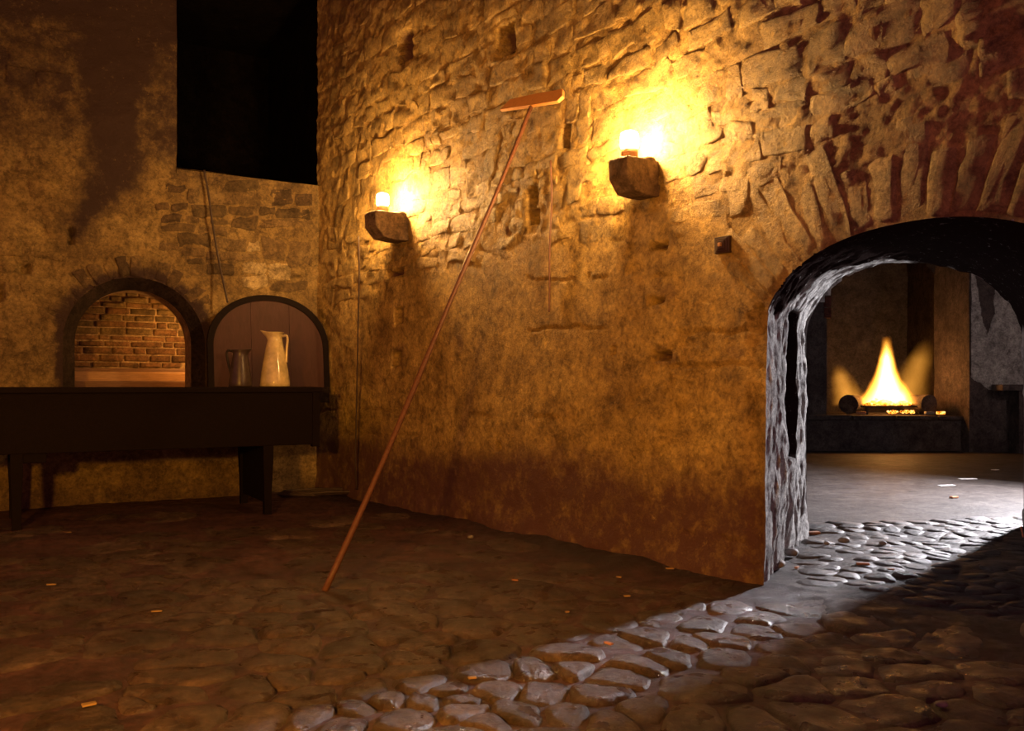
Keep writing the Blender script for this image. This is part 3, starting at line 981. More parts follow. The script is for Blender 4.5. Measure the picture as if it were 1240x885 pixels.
def slab(name, x0, x1, y0, y1, z0, z1, mat, parent=None, bevel=0.02, dz=0.0):
    bm = box_bm(x1 - x0, y1 - y0, z1 - z0, ((x0 + x1) / 2, (y0 + y1) / 2, (z0 + z1) / 2))
    return bm_obj(name, bm, mat, parent, bevel=bevel)


# pier to the right of the fire with broken grey plaster
pier = Plane((7.62, 15.0), (1, 0), (0, -1))
pr_ = thing('wall_pier', (8.5, 15.5, 0), None, None); tag(pr_, None, None, None, 'structure')
into(wall_grid('pier_front', pier, 0, 4.3, -0.05, 4.4, 0.05, lambda s, z: 0.04 * fbm(s * 3, z * 3, 4, 75), M['soot']), pr_)
into(wall_grid('pier_side', Plane((7.62, 15.0), (0, 1), (-1, 0)), 0, 1.25, -0.05, 4.4, 0.05, lambda s, z: 0.03 * fbm(s * 3, z * 3, 4, 76), M['soot'], flip=False), pr_)
edge = [(1163, 322), (1166, 360), (1158, 395), (1162, 425), (1154, 446), (1172, 455), (1186, 462), (1196, 473), (1212, 472), (1240, 466), (1262, 470), (1262, 300)]
pe = [pier.at(*p) for p in edge]
nu, nv2 = 90, 90
ss, zz2 = np.meshgrid(np.linspace(0.02, 2.2, nu), np.linspace(0.95, 3.4, nv2), indexing='ij')
sj = ss + .10 * fbm(ss * 5, zz2 * 5, 4, 77); zj = zz2 + .10 * fbm(ss * 5, zz2 * 5, 4, 78)
d_, _, _ = poly_dist(pe, sj, zj); d_ = np.where(inside(pe, sj, zj), d_, -d_)
hole_ = [pier.at(*p) for p in ((1180, 318), (1206, 322), (1204, 380), (1196, 405), (1186, 372))]
d2, _, _ = poly_dist(hole_, sj, zj); d2 = np.where(inside(hole_, sj, zj), d2, -d2)
dm = np.minimum(d_, -d2)
hh = 0.04 * fbm(ss * 3, zz2 * 3, 4, 75) + np.where(dm > 0, 0.030 * sst(0, .03, dm), -0.03) + 0.012 * fbm(ss * 9, zz2 * 9, 4, 79)
kp = (dm > -0.03); kp = kp[:-1, :-1] & kp[1:, :-1] & kp[:-1, 1:] & kp[1:, 1:]
into(fast_grid('plaster_coat', pier.P(ss, zz2, hh).reshape(-1, 3), nu, nv2, M['greyplaster'], kp), pr_)
# pier left of the fire
pl_ = thing('wall_jamb', (4.5, 15.6, 0), None, None); tag(pl_, None, None, None, 'structure')
into(wall_grid('pier_front', Plane((3.0, 15.3), (1, 0), (0, -1)), 0, 2.35, -0.05, 4.4, 0.06, lambda s, z: 0.03 * fbm(s * 3, z * 3, 4, 80), M['soot']), pl_)
into(wall_grid('pier_side', Plane((5.35, 15.3), (0, 1), (1, 0)), 0, 0.95, -0.05, 4.4, 0.06, lambda s, z: 0.03 * fbm(s * 3, z * 3, 4, 81), M['soot']), pl_)
for k in range(2):
    into(slab('brick', 5.30, 5.42, 15.262, 15.50, 2.25 + .19 * k, 2.42 + .19 * k, M['dullbrick'], None, 0.01), pl_)
# side walls and ceiling
tag(quadp('wall_end', [(11.0, 8.0, -.05), (11.0, 18, -.05), (11.0, 18, 4.4), (11.0, 8.0, 4.4)], M['soot']), None, None, None, 'structure')
tag(quadp('wall_side', [(1.24, 6.17, -.05), (1.24, 18, -.05), (1.24, 18, 4.4), (1.24, 6.17, 4.4)], M['soot']), None, None, None, 'structure')
tag(quadp('ceiling_far', [(1.2, 6.0, 4.35), (12, 6.0, 4.35), (12, 18, 4.35), (1.2, 18, 4.35)], M['soot']), None, None, None, 'structure')

# hearth
hz = 0.60
hearth = thing('floor_hearth', (6.6, 16.3, 0), None, None); tag(hearth, None, None, None, 'structure')
into(slab('hearth_base', 4.95, 8.6, 15.02 + .0, 17.6, -0.02, hz - .08, M['soot'], None, 0.03), hearth).location.y += .25
xs = [4.9, 5.75, 6.5, 7.2, 7.9, 8.65]
for a, b in zip(xs[:-1], xs[1:]):
    into(slab('slab', a + .008, b - .008, 15.20, 17.6, hz - .08, hz + rr.uniform(-.012, .012), M['soot'], None, 0.018), hearth)


# fire basket, logs, embers, flames
grate = thing('fire_grate', (6.62, 15.85, hz), 'black iron grate holding the embers on the hearth', 'grate')
for dx in (-.46, .46):
    for dy in (-.22, .22):
        into(slab('leg', 6.62 + dx - .02, 6.62 + dx + .02, 15.85 + dy - .02, 15.85 + dy + .02, hz, hz + .13, M['iron'], None, 0.004), grate)
for k in range(7):
    y = 15.85 - .27 + .09 * k
    into(slab('bar', 6.62 - .52, 6.62 + .52, y - .013, y + .013, hz + .125, hz + .155, M['iron'], None, 0.004), grate)


def log(name, c, axis, L, r, label, seed):
    root = thing(name, c, label, 'log', 'logs on the hearth')
    ax = Vector(axis).normalized(); up = Vector((0, 0, 1)); sd = ax.cross(up).normalized(); up = sd.cross(ax)
    ns, nk = 22, 10
    V, Fc = [], []
    for i in range(nk):
        fx = i / (nk - 1) - .5
        for k in range(ns):
            a = 2 * math.pi * k / ns
            rad = r * (1 + .16 * float(fbm(math.cos(a) * 2 + fx * 3, math.sin(a) * 2 + seed, 3, seed)))
            V.append(ax * fx * L + (sd * math.cos(a) + up * math.sin(a)) * rad)
    for i in range(nk - 1):
        for k in range(ns):
            a = i * ns + k; b = i * ns + (k + 1) % ns
            Fc.append((a, b, b + ns, a + ns))
    bark = mesh_obj('bark', V, Fc, M['bark'], root)
    for e, rng_ in ((0, -1), (nk - 1, 1)):
        ring = [V[e * ns + k] for k in range(ns)]
        cc = sum(ring, Vector()) / ns
        W_ = ring + [cc + (p - cc) * .5 + ax * .008 * rng_ for p in ring] + [cc + ax * .012 * rng_]
        FF = [(k, (k + 1) % ns, ns + (k + 1) % ns, ns + k) for k in range(ns)] + [(ns + k, ns + (k + 1) % ns, 2 * ns) for k in range(ns)]
        mesh_obj('log_end', W_, FF, M['logend'], bark)
    return root


log('log', (6.03, 15.95, hz + .175), (-.55, -.83, .0), .55, .165, 'short thick charred log at the left of the flames, one side lit yellow', 3)
log('log', (7.12, 15.80, hz + .175), (.25, -.95, .02), .6, .165, 'short thick charred log at the right of the flames, dark round end showing', 5)
# coals heaped on the grate
bm = bmesh.new()
for i in range(130):
    a = rr.uniform(0, 2 * math.pi); q = rr.random() ** .6
    x, y = .46 * q * math.cos(a), .25 * q * math.sin(a)
    z = .17 + .16 * (1 - q) * rr.random()
    r = bmesh.ops.create_icosphere(bm, subdivisions=1, radius=rr.uniform(.022, .05))
    bmesh.ops.scale(bm, vec=(rr.uniform(.8, 1.5), rr.uniform(.8, 1.3), rr.uniform(.6, .9)), verts=r['verts'])
    bmesh.ops.translate(bm, vec=(6.60 + x, 15.83 + y, hz + z), verts=r['verts'])
for i in range(40):
    r = bmesh.ops.create_icosphere(bm, subdivisions=1, radius=rr.uniform(.015, .03))
    bmesh.ops.translate(bm, vec=(6.80 + rr.uniform(-.25, .2), 15.66 + rr.uniform(-.05, .1), hz + .03 + rr.random() * .03), verts=r['verts'])
em_ = bm_obj('embers', bm, M['ember'], None, True)
tag(em_, 'glowing yellow and orange embers heaped on the iron grate', 'embers', None, 'stuff')


def flame(name, base, h, r0, lean, mat, label):
    prof = [(0.001, 0.0), (r0 * 1.15, 0.0), (r0 * 1.2, h * .12), (r0 * 1.05, h * .3), (r0 * .8, h * .5), (r0 * .6, h * .7), (r0 * .45, h * .9), (r0 * .25, h), (0.001, h)]
    V, Fc = lathe(prof, 20)
    o = mesh_obj(name, V, Fc, mat)
    sh = Matrix.Identity(4); sh[0][2] = lean[0]; sh[1][2] = lean[1]
    # lean by rotating, so the shader's own space leans with it
    o.rotation_euler = (-math.atan(lean[1]), math.atan(lean[0]), 0)
    o.location = base
    return tag(o, label, 'flame', None, None)


YEL = ((1.0, 0.26, 0.015), (1.0, 0.50, 0.06), (1.0, 0.80, 0.35))
ORG = ((1.0, 0.33, 0.03), (1.0, 0.38, 0.04), (1.0, 0.42, 0.06))
flame('flame', (6.60, 15.83, hz + .16), 1.22, .56, (-.015, 0), flame_mat('flame_yellow', 1.22, .56, 2.1, 60.0, YEL), 'tall bright yellow flame rising from the embers between two logs')
flame('flame', (6.02, 16.05, hz + .20), .75, .30, (-.35, 0), flame_mat('flame_left', .75, .34, .6, 3.2, ORG), 'faint orange wisp of flame above the charred log at the left')
flame('flame', (6.98, 16.05, hz + .18), 1.25, .36, (.38, 0), flame_mat('flame_right', 1.25, .40, .5, 2.2, ORG), 'faint orange wisp of flame leaning over the charred log at the right')
for lab, x, y, dx, ang, m in (('small glowing brand lying right of the right log on the hearth', 7.36, 15.45, .14, .3, 'ember'), ('dull red brand lying left of the grate on the hearth edge', 5.98, 15.42, .16, -.4, 'chip'),
                              ('pale flat stone lying at the right front of the hearth', 7.12, 15.36, .16, .2, 'pebble')):
    o = bm_obj('fire_brand' if m != 'pebble' else 'flat_stone', box_bm(dx, .07, .05), M[m], None, True, .012)
    o.location = (x, y, hz + .035); o.rotation_euler.z = ang
    tag(o, lab, 'ember' if m != 'pebble' else 'stone')
# ledge against the pier
lg = thing('stone_ledge', (8.6, 14.8, 0), 'dark stone ledge on a block against the grey plastered pier', 'ledge')
into(slab('ledge_top', 7.95, 10.2, 14.58, 14.94, 1.02, 1.12, M['soot'], None, .015), lg)
into(slab('ledge_block', 8.25, 10.0, 14.64, 14.94, -0.02, 1.02, M['soot'], None, .015), lg)


# ------------------------------------------------------------------ floors
def gz_(x, y):
    h = 0.030 * fbm(x * 0.9, y * 0.9, 3, 91) + 0.028 * fbm(x * 3.2, y * 3.2, 4, 92) + 0.014 * fbm(x * 11, y * 11, 4, 93)
    # a shallow bank of dirt at the foot of the right wall
    s_n = (x - C0[0]) * NR[0] + (y - C0[1]) * NR[1]
    return h + 0.05 * sst(0.35, 0.0, s_n) * (fbm(x * 2, y * 2, 3, 94) + .5)


ys = [1.6]
while ys[-1] < 10.2:
    ys.append(ys[-1] + 0.014 * max(1, ys[-1] / 3.2) ** 1.2)
ys = np.array(ys)
xs_ = np.arange(-8.0, 5.2, 0.03)
xg, yg = np.meshgrid(xs_, ys, indexing='ij')
side = (xg - RA[0]) * NRr[0] + (yg - RA[1]) * NRr[1]
keep = (side < 0.02)
keep = keep[:-1, :-1]
s_n = (xg - C0[0]) * NR[0] + (yg - C0[1]) * NR[1]        # distance in front of the right wall (negative: in the passage)
zg = gz_(xg, yg)


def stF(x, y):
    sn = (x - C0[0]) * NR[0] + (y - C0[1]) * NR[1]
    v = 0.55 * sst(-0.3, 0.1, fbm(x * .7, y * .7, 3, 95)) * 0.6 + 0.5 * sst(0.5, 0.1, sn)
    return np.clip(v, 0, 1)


Vf = np.stack([xg, yg, zg], -1).reshape(-1, 3)
kin = (s_n[:-1, :-1] > -0.06)
kpas = keep & (s_n[:-1, :-1] <= -0.03) & (xg[:-1, :-1] > 0.8)
floor = fast_grid('floor', Vf, len(xs_), len(ys), M['earth'], kin, {'stain_shade': stF(xg, yg)})
tag(floor, None, None, None, 'structure')
fpas = fast_grid('floor_passage', Vf - np.array([0, 0, .004]), len(xs_), len(ys), M['pass_floor'], kpas, {'stain_shade': 0.0 * xg})
tag(fpas, None, None, None, 'structure')
xf, yf = np.meshgrid(np.arange(1.2, 11.1, 0.06), np.arange(5.9, 17.8, 0.06), indexing='ij')
sdf = (xf - RA[0]) * NRr[0] + (yf - RA[1]) * NRr[1]
kf = (sdf[:-1, :-1] > -0.06)
zf = gz_(xf, yf) * sst(1.0, 0.0, sdf) + 0.012 * fbm(xf * 2, yf * 2, 4, 96) - 0.003
stf2 = 0.55 * sst(13.8, 15.0, yf + .6 * fbm(xf, yf, 3, 97))
tag(fast_grid('floor_far', np.stack([xf, yf, zf], -1).reshape(-1, 3), xf.shape[0], xf.shape[1], M['pass_floor'], kf, {'stain_shade': stf2}), None, None, None, 'structure')


# cobbles: seeds from the photograph's own stones, filled up at random; one cell each
def cells(seeds, lim):
    out = []
    S_ = np.array(seeds)
    for i, p in enumerate(S_):
        d = S_ - p; r = np.hypot(d[:, 0], d[:, 1]); nb_ = np.argsort(r)[1:26]
        poly = [p + np.array(q) for q in ((-lim, -lim), (lim, -lim), (lim, lim), (-lim, lim))]
        for k in nb_:
            if r[k] > 2 * lim: break
            m = (p + S_[k]) / 2; n = d[k] / r[k]
            new = []
            for a, b in zip(poly, poly[1:] + poly[:1]):
                da, db = (a - m) @ n, (b - m) @ n
                if da <= 0: new.append(a)
                if da * db < 0: new.append(a + (b - a) * da / (da - db))
            poly = new
            if len(poly) < 3: break
        out.append(poly)
    return out


def cobble(poly, gap, rise, mat, parent, seed, tilt=(0, 0), dome=0.3, name='cobble', base_z=None, nseg=18, soft=False):
    c = np.mean(poly, axis=0)
    # star profile of the cell, smoothed, as radius over angle
    R = []
    for k in range(nseg):
        a = 2 * math.pi * k / nseg; dr = np.array([math.cos(a), math.sin(a)]); best = 9.0
        for p, q in zip(poly, poly[1:] + poly[:1]):
            e = q - p; den = dr[0] * e[1] - dr[1] * e[0]
            if abs(den) < 1e-9: continue
            w = p - c
            t_ = (w[0] * e[1] - w[1] * e[0]) / den; u = (w[0] * dr[1] - w[1] * dr[0]) / den
            if t_ > 0 and -1e-6 <= u <= 1 + 1e-6: best = min(best, t_)
        R.append(best)
    R = np.array(R)
    R = np.minimum(R, 0.55 * R + 0.225 * (np.roll(R, 1) + np.roll(R, -1)))
    R = np.minimum(R, np.median(R) * 1.5) - gap
    an = np.arange(nseg) * 2 * math.pi / nseg
    R = R * (1 + .30 * fbm(np.cos(an) * 1.6 + seed, np.sin(an) * 1.6, 3, seed * .37))
    R = np.maximum(R, 0.03)
    g0_ = float(gz_(c[0], c[1])) * .6 if base_z is None else base_z
    V = []
    for fr, hz_ in ((1.03, -0.05), (1.0, -.010), (.88, rise * .55), (.68, rise * .9), (.40, rise)) if not soft else ((1.03, -0.05), (1.0, -.012), (.80, rise * .42), (.52, rise * .82), (.25, rise)):
        for k in range(nseg):
            a = 2 * math.pi * k / nseg
            x = c[0] + math.cos(a) * R[k] * fr; y = c[1] + math.sin(a) * R[k] * fr
            if soft: g0_ = float(gz_(x, y)) - .004
            nz = (0.010 if soft else 0.028) * float(fbm(x * 11, y * 11, 4, seed)) if fr < 1 else 0
            V.append((x, y, g0_ + hz_ + nz + (tilt[0] * (x - c[0]) + tilt[1] * (y - c[1]))))
    V.append((c[0], c[1], g0_ + rise * (1 + dome * .2) + 0.010 * float(fbm(c[0] * 14, c[1] * 14, 3, seed))))
    Fc = []
    for r_ in range(4):
        for k in range(nseg):
            a = r_ * nseg + k; b = r_ * nseg + (k + 1) % nseg
            Fc.append((a, b, b + nseg, a + nseg))
    for k in range(nseg):
        Fc.append((4 * nseg + k, 4 * nseg + (k + 1) % nseg, 5 * nseg))
    return mesh_obj(name, V, Fc, mat, parent)


PXS = []
for x, y in ((110, 605), (290, 590), (290, 630), (330, 680), (100, 700), (410, 700), (440, 740), (340, 745), (210, 750), (110, 780), (255, 805), (480, 780), (600, 700), (735, 640), (570, 640),
             (860, 625), (560, 815), (30, 815), (760, 710), (930, 720), (1090, 780), (1000, 650), (1100, 600), (900, 570), (1050, 545), (1190, 580), (1160, 520), (320, 530), (235, 510), (240, 470),
             (430, 385), (250, 340), (550, 465), (740, 430), (60, 540), (60, 480), (380, 560), (480, 560), (660, 790), (860, 790), (980, 800)):
    PXS.append((400 + x / 2.952, 600 + y / 2.952))
for x, y in ((180, 420), (290, 440), (400, 410), (265, 490), (90, 470), (140, 520), (30, 530), (300, 650), (80, 690), (380, 605), (430, 690), (560, 610), (75, 810), (260, 815), (640, 470),
             (740, 570), (720, 510), (950, 550), (620, 690), (930, 700), (1050, 760), (480, 800), (760, 760), (560, 520), (840, 640)):
    PXS.append((820 + x / 2.952, 600 + y / 2.952))
for x, y in ((870, 690), (690, 800), (1050, 660), (1190, 650), (1130, 710), (640, 730), (930, 800), (1130, 800), (480, 520), (830, 500), (1130, 430), (300, 395), (960, 600), (780, 580), (1060, 540),
             (370, 800), (490, 780)):
    PXS.append((x / 2.952, 600 + y / 2.952))
seeds = [fl(*p) for p in PXS]
ntr = len(seeds)
rg = random.Random(8)
tries = 0
while len(seeds) < 520 and tries < 60000:
    tries += 1
    y = rg.uniform(2.2, 7.4)
    x = rg.uniform(-0.64 * y - .4, 0.64 * y + .4)
    p = np.array([x, y])
    sn = (p - C0) @ NR
    if sn < 0.12: continue
    dmin = (0.235 + 0.05 * math.sin(x * 3 + y * 2)) * (1.0 if y < 5 else 1.25)
    if x < -1.2: dmin *= 1.35
    if min(np.hypot(*(np.array(seeds) - p).T)) < dmin: continue
    seeds.append(p)
cs = cells(seeds, 0.34)
cand = []
for i, (p, poly) in enumerate(zip(seeds, cs)):
    if len(poly) < 3: continue
    c = np.mean(poly, axis=0); sn = (c - C0) @ NR
    px, py = PCX + c[0] / c[1] * FOC, PHY + EYE / c[1] * FOC
    if not (-60 < px < 1300 and py < 930) or sn < 0.16: continue
    if px > 980 and py < 745: continue
    # how much of the stone stands clear of the dirt
    up_ = 0.30 + 0.9 * sst(730, 800, py) * sst(120, 300, px) + 0.6 * sst(-.05, .2, float(fbm(c[0] * .8, c[1] * .8, 2, 98)))
    up_ = up_ * (0.5 + 0.5 * sst(5.6, 4.2, c[1])) * (0.35 + .65 * sst(-.4, .6, (px - 60) / 300))
    up_ = max(up_, .9 if i < ntr else 0) * (1 - .45 * sst(880, 1000, px))
    if c[1] > 5.3 and i >= ntr and rg.random() < .45: continue
    cand.append((c[1], i, poly, float(min(up_, 1.35))))
cand.sort(key=lambda t_: t_[0])
for d_, i, poly, up_ in cand[:296]:
    cobble([np.array(q) for q in poly], rg.uniform(-.004, .008), 0.001 + 0.015 * up_, M['cobble'], floor, i, (rg.uniform(-.06, .06), rg.uniform(-.05, .07)))
print('cobbles', len(cand))
# smaller setts in the passage
ps = []
tries = 0
while len(ps) < 330 and tries < 40000:
    tries += 1
    p = np.array([rg.uniform(1.2, 4.4), rg.uniform(3.9, 7.3)])
    sn = (p - C0) @ NR
    if sn > -0.12: continue
    a = (p - RA) @ NRr
    if a > 0.35: continue
    if True:
        if (p - RA) @ RUd < 0.08 + 0.68 * a: continue
    if ps and min(np.hypot(*((np.array(ps) - p) * np.array([1, 1.25])).T)) < 0.135: continue
    ps.append(p)
pc = cells(ps, 0.17)
for i, (p, poly) in enumerate(zip(ps[:290], pc)):
    if len(poly) < 3: continue
    c = np.mean(poly, axis=0)
    if (c - C0) @ NR > -0.16: continue
    cobble([np.array(q) for q in poly], rg.uniform(-.004, .004), rg.uniform(.005, .016), M['pass_cobble'], fpas, 500 + i, (rg.uniform(-.06, .06), rg.uniform(-.06, .06)), nseg=12, base_z=float(gz_(c[0], c[1])) - .004, soft=True)


# ------------------------------------------------------------------ table
TA, TB_ = fl(20, 645), fl(325, 623)
TU = (TB_ - TA) / np.linalg.norm(TB_ - TA)
TN = np.array([TU[1], -TU[0]])               # out of the front
PT = Plane(TA, TU, TN)
TT = 1.088
k_ = (385 - PCX) / FOC
A_ = np.array([[TU[0], -k_], [TU[1], -1.0]])
tEnd = np.linalg.solve(A_, -TA)[0]
tR = float((TB_ - TA) @ TU)
t0 = -1.3
table = thing('long_table', (*TA, 0), 'long black wooden table with a deep front panel under the arched hatch', 'table')


def tbox(name, a, b, n0, n1, z0, z1, mat, root, pl=PT, bevel=.006):
    bm = bmesh.new()
    vs = [bm.verts.new(pl.V(s, z, n)) for s in (a, b) for z in (z0, z1) for n in (n0, n1)]
    for f_ in ((0, 1, 3, 2), (4, 6, 7, 5), (0, 4, 5, 1), (2, 3, 7, 6), (0, 2, 6, 4), (1, 5, 7, 3)):
        bm.faces.new([vs[i] for i in f_])
    o = bm_obj(name, bm, mat, None, bevel=bevel)
    return into(o, root)


TD = 0.90
for k in range(4):
    a = .035 - k * (TD + .07) / 4
    tbox('top_board', t0 - .05, tEnd + .03, a, a - (TD + .07) / 4 + .004, TT - .045, TT + (.0, .002, -.001, .001)[k], M['darkwood'], table)
zp = EYE - (550 - PHY) / FOC * TA[1]
tbox('front_panel', t0, tEnd, .012, -.018, zp, TT - .044, M['darkwood'], table)
tbox('back_panel', t0, tEnd, -TD + .02, -TD - .01, zp, TT - .044, M['darkwood'], table)
tbox('end_panel', tEnd - .03, tEnd, -.018, -TD + .02, zp, TT - .044, M['darkwood'], table)
tbox('corner_post', tEnd - .055, tEnd + .012, .022, -.045, zp - .02, TT - .044, M['darkwood'], table)
for tl in (-1.0, 0.0, tR):
    for n in (-.006, -TD + .07):
        bm = bmesh.new()
        w = .043
        ring = []
        for z, q in ((-.005, .030), (.25, .034), (.45, .043), (zp + .03, .043)):
            ring.append([bm.verts.new(PT.V(tl + a * q, z, n - .03 + b * q)) for a, b in ((-1, -1), (1, -1), (1, 1), (-1, 1))])
        for r0_, r1_ in zip(ring, ring[1:]):
            for k in range(4):
                bm.faces.new((r0_[k], r0_[(k + 1) % 4], r1_[(k + 1) % 4], r1_[k]))
        bm.faces.new(ring[0][::-1]); bm.faces.new(ring[-1])
        into(bm_obj('leg', bm, M['darkwood'], None, bevel=.005), table)
tbox('side_board', tR - .02, tR + .012, -.07, -TD + .09, .10, zp + .01, M['darkwood'], table)
tbox('bracket', .04, .20, -.004, -.03, zp - .07, zp + .01, M['darkwood'], table)

# shelf along the wall on which the shutter stands
lt = mesh_obj('trim_1', [PL.V(s, z, n) for s in (.02, 2.2) for z in (.93, 1.085) for n in (.0, .42)], [(0, 1, 3, 2), (4, 6, 7, 5), (0, 4, 5, 1), (2, 3, 7, 6), (0, 2, 6, 4), (1, 5, 7, 3)], M['sootshade'], None, False)  # table's shadow put into the shelf's dark colour
tag(lt, None, None, None, 'structure')


# ------------------------------------------------------------------ shutter: arched board leaning in the corner
POFF = 0.26
PS = Plane(np.array(PL.P(0, 0, POFF)[:2]), PL.U, PL.N)
sa, _ = PS.at(396, 440); sb_, _ = PS.at(250, 440)
ztop = PS.at(322, 357)[1]; zsp = PS.at(322, 418)[1]
SC, SA = (sa + sb_) / 2, abs(sb_ - sa) / 2
outl = [(SC - SA, 1.086)] + arch_curve(SC, SA, zsp, ztop - zsp, 30, 2.15, 0.5) + [(SC + SA, 1.086)]
innl = [(SC + (s - SC) * (1 - .055 / SA), 1.086 + (z - 1.086) * (1 - .055 / (ztop - 1.086))) for s, z in outl]
sh = thing('hatch_shutter', PL.V(SC, 1.086, POFF), 'dark brown arched wooden shutter standing behind the two jugs', 'shutter')
lean = lambda z: 0.05 - (z - 1.086) * 0.10


def slab_outline(name, ring, n0, n1, mat, root):
    m = len(ring)
    V = [PS.V(s, z, n0 + lean(z)) for s, z in ring] + [PS.V(s, z, n1 + lean(z)) for s, z in ring]
    Fc = [tuple(range(m)), tuple(range(2 * m - 1, m - 1, -1))] + [(i, (i + 1) % m, m + (i + 1) % m, m + i) for i in range(m)]
    return into(mesh_obj(name, V, Fc, mat, None, False), root)


# three boards make the panel
edges_ = [SC - SA * .95, SC - SA * .34, SC + SA * .30, SC + SA * .95]
for a, b in zip(edges_[:-1], edges_[1:]):
    top = [p for p in innl if a < p[0] < b]
    zi = lambda s_: float(np.interp(s_, [p[0] for p in innl[1:-1]], [p[1] for p in innl[1:-1]]))
    ring = [(a + .0015, 1.086), (a + .0015, zi(a))] + [p for p in top if p[1] > 1.09] + [(b - .0015, zi(b)), (b - .0015, 1.086)]
    slab_outline('board', ring, 0.0, 0.022, M['shutterwood'], sh)
m = len(outl)
V = [PS.V(s, z, n + lean(z)) for n in (-.006, .034) for ring in (outl, innl) for s, z in ring]
Fc = []
for i in range(m - 1):
    for a, b in ((0, 1), (1, 3), (3, 2), (2, 0)):
        Fc.append((a * m + i, a * m + i + 1, b * m + i + 1, b * m + i))
for i in (0, m - 1):
    Fc.append((i, m + i, 3 * m + i, 2 * m + i))
into(mesh_obj('rim', V, Fc, M['darkwood'], None, False), sh)


# ------------------------------------------------------------------ jugs
def on_table(px, n):
    """table point under photo column px, n behind the front edge"""
    k2 = (px - PCX) / FOC
    A2 = np.array([[TU[0], -k2], [TU[1], -1.0]])
    O2 = TA - TN * n
    s2 = np.linalg.solve(A2, -O2)[0]
    return O2 + TU * s2


def jug(name, px, n, prof, spout, hnd, mat, label, spout_dir, hdir, hmat=None):
    p = on_table(px, n)
    root = thing(name, (p[0], p[1], TT + .001), label, 'jug')
    H_ = prof[-1][1]

    def warp(v, a):
        f_ = sst(H_ * .86, H_, v.z)
        da = math.cos(a - spout_dir)
        e = max(0, da) ** 6
        return Vector((v.x, v.y, v.z)) + Vector((math.cos(spout_dir), math.sin(spout_dir), .35)) * float(spout * e * f_)
    out = [(0.001, 0.0)] + prof
    inn = [(r - .006, z) for r, z in prof[::-1]][:6]
    V, Fc = lathe(out + inn, 36, warp)
    mesh_obj('body', V, Fc, mat, root)
    rim = [warp(Vector((prof[-1][0] * math.cos(a), prof[-1][0] * math.sin(a), H_)), a) for a in [2 * math.pi * k / 36 for k in range(37)]]
    tube('rim', rim, .005, mat, root, 6, False)
    pts = [Vector((math.cos(hdir) * r, math.sin(hdir) * r, z)) for r, z in hnd]
    sm = []
    for i in range(len(pts) - 1):
        p0, p1, p2, p3 = pts[max(i - 1, 0)], pts[i], pts[i + 1], pts[min(i + 2, len(pts) - 1)]
        for k in range(5):
            t_ = k / 5
            sm.append(0.5 * ((2 * p1) + (p2 - p0) * t_ + (2 * p0 - 5 * p1 + 4 * p2 - p3) * t_ ** 2 + (3 * p1 - p0 - 3 * p2 + p3) * t_ ** 3))
    sm.append(pts[-1])
    tube('handle', sm, .011, hmat or mat, root, 8)
    return root


jug('tall_pitcher', 333, .40, [(.128, .004), (.134, .012), (.130, .05), (.118, .14), (.102, .24), (.086, .33), (.072, .395), (.066, .42), (.064, .445), (.070, .475), (.076, .488)], .05,
    [(.066, .455), (.105, .462), (.118, .43), (.112, .36), (.108, .28), (.106, .22)], M['enamel'], 'tall cream enamel pitcher with a bright highlight standing on the long table', math.radians(187), math.radians(-8))
jug('dark_jug', 291, .40, [(.098, .004), (.101, .012), (.097, .05), (.088, .13), (.078, .20), (.068, .26), (.062, .29), (.066, .315), (.070, .325)], .035,
    [(.062, .312), (.10, .325), (.118, .30), (.112, .24), (.092, .16), (.088, .13)], M['darkenamel'], 'small dark jug with a thin handle standing left of the cream pitcher', math.radians(-10), math.radians(182), M['iron'])


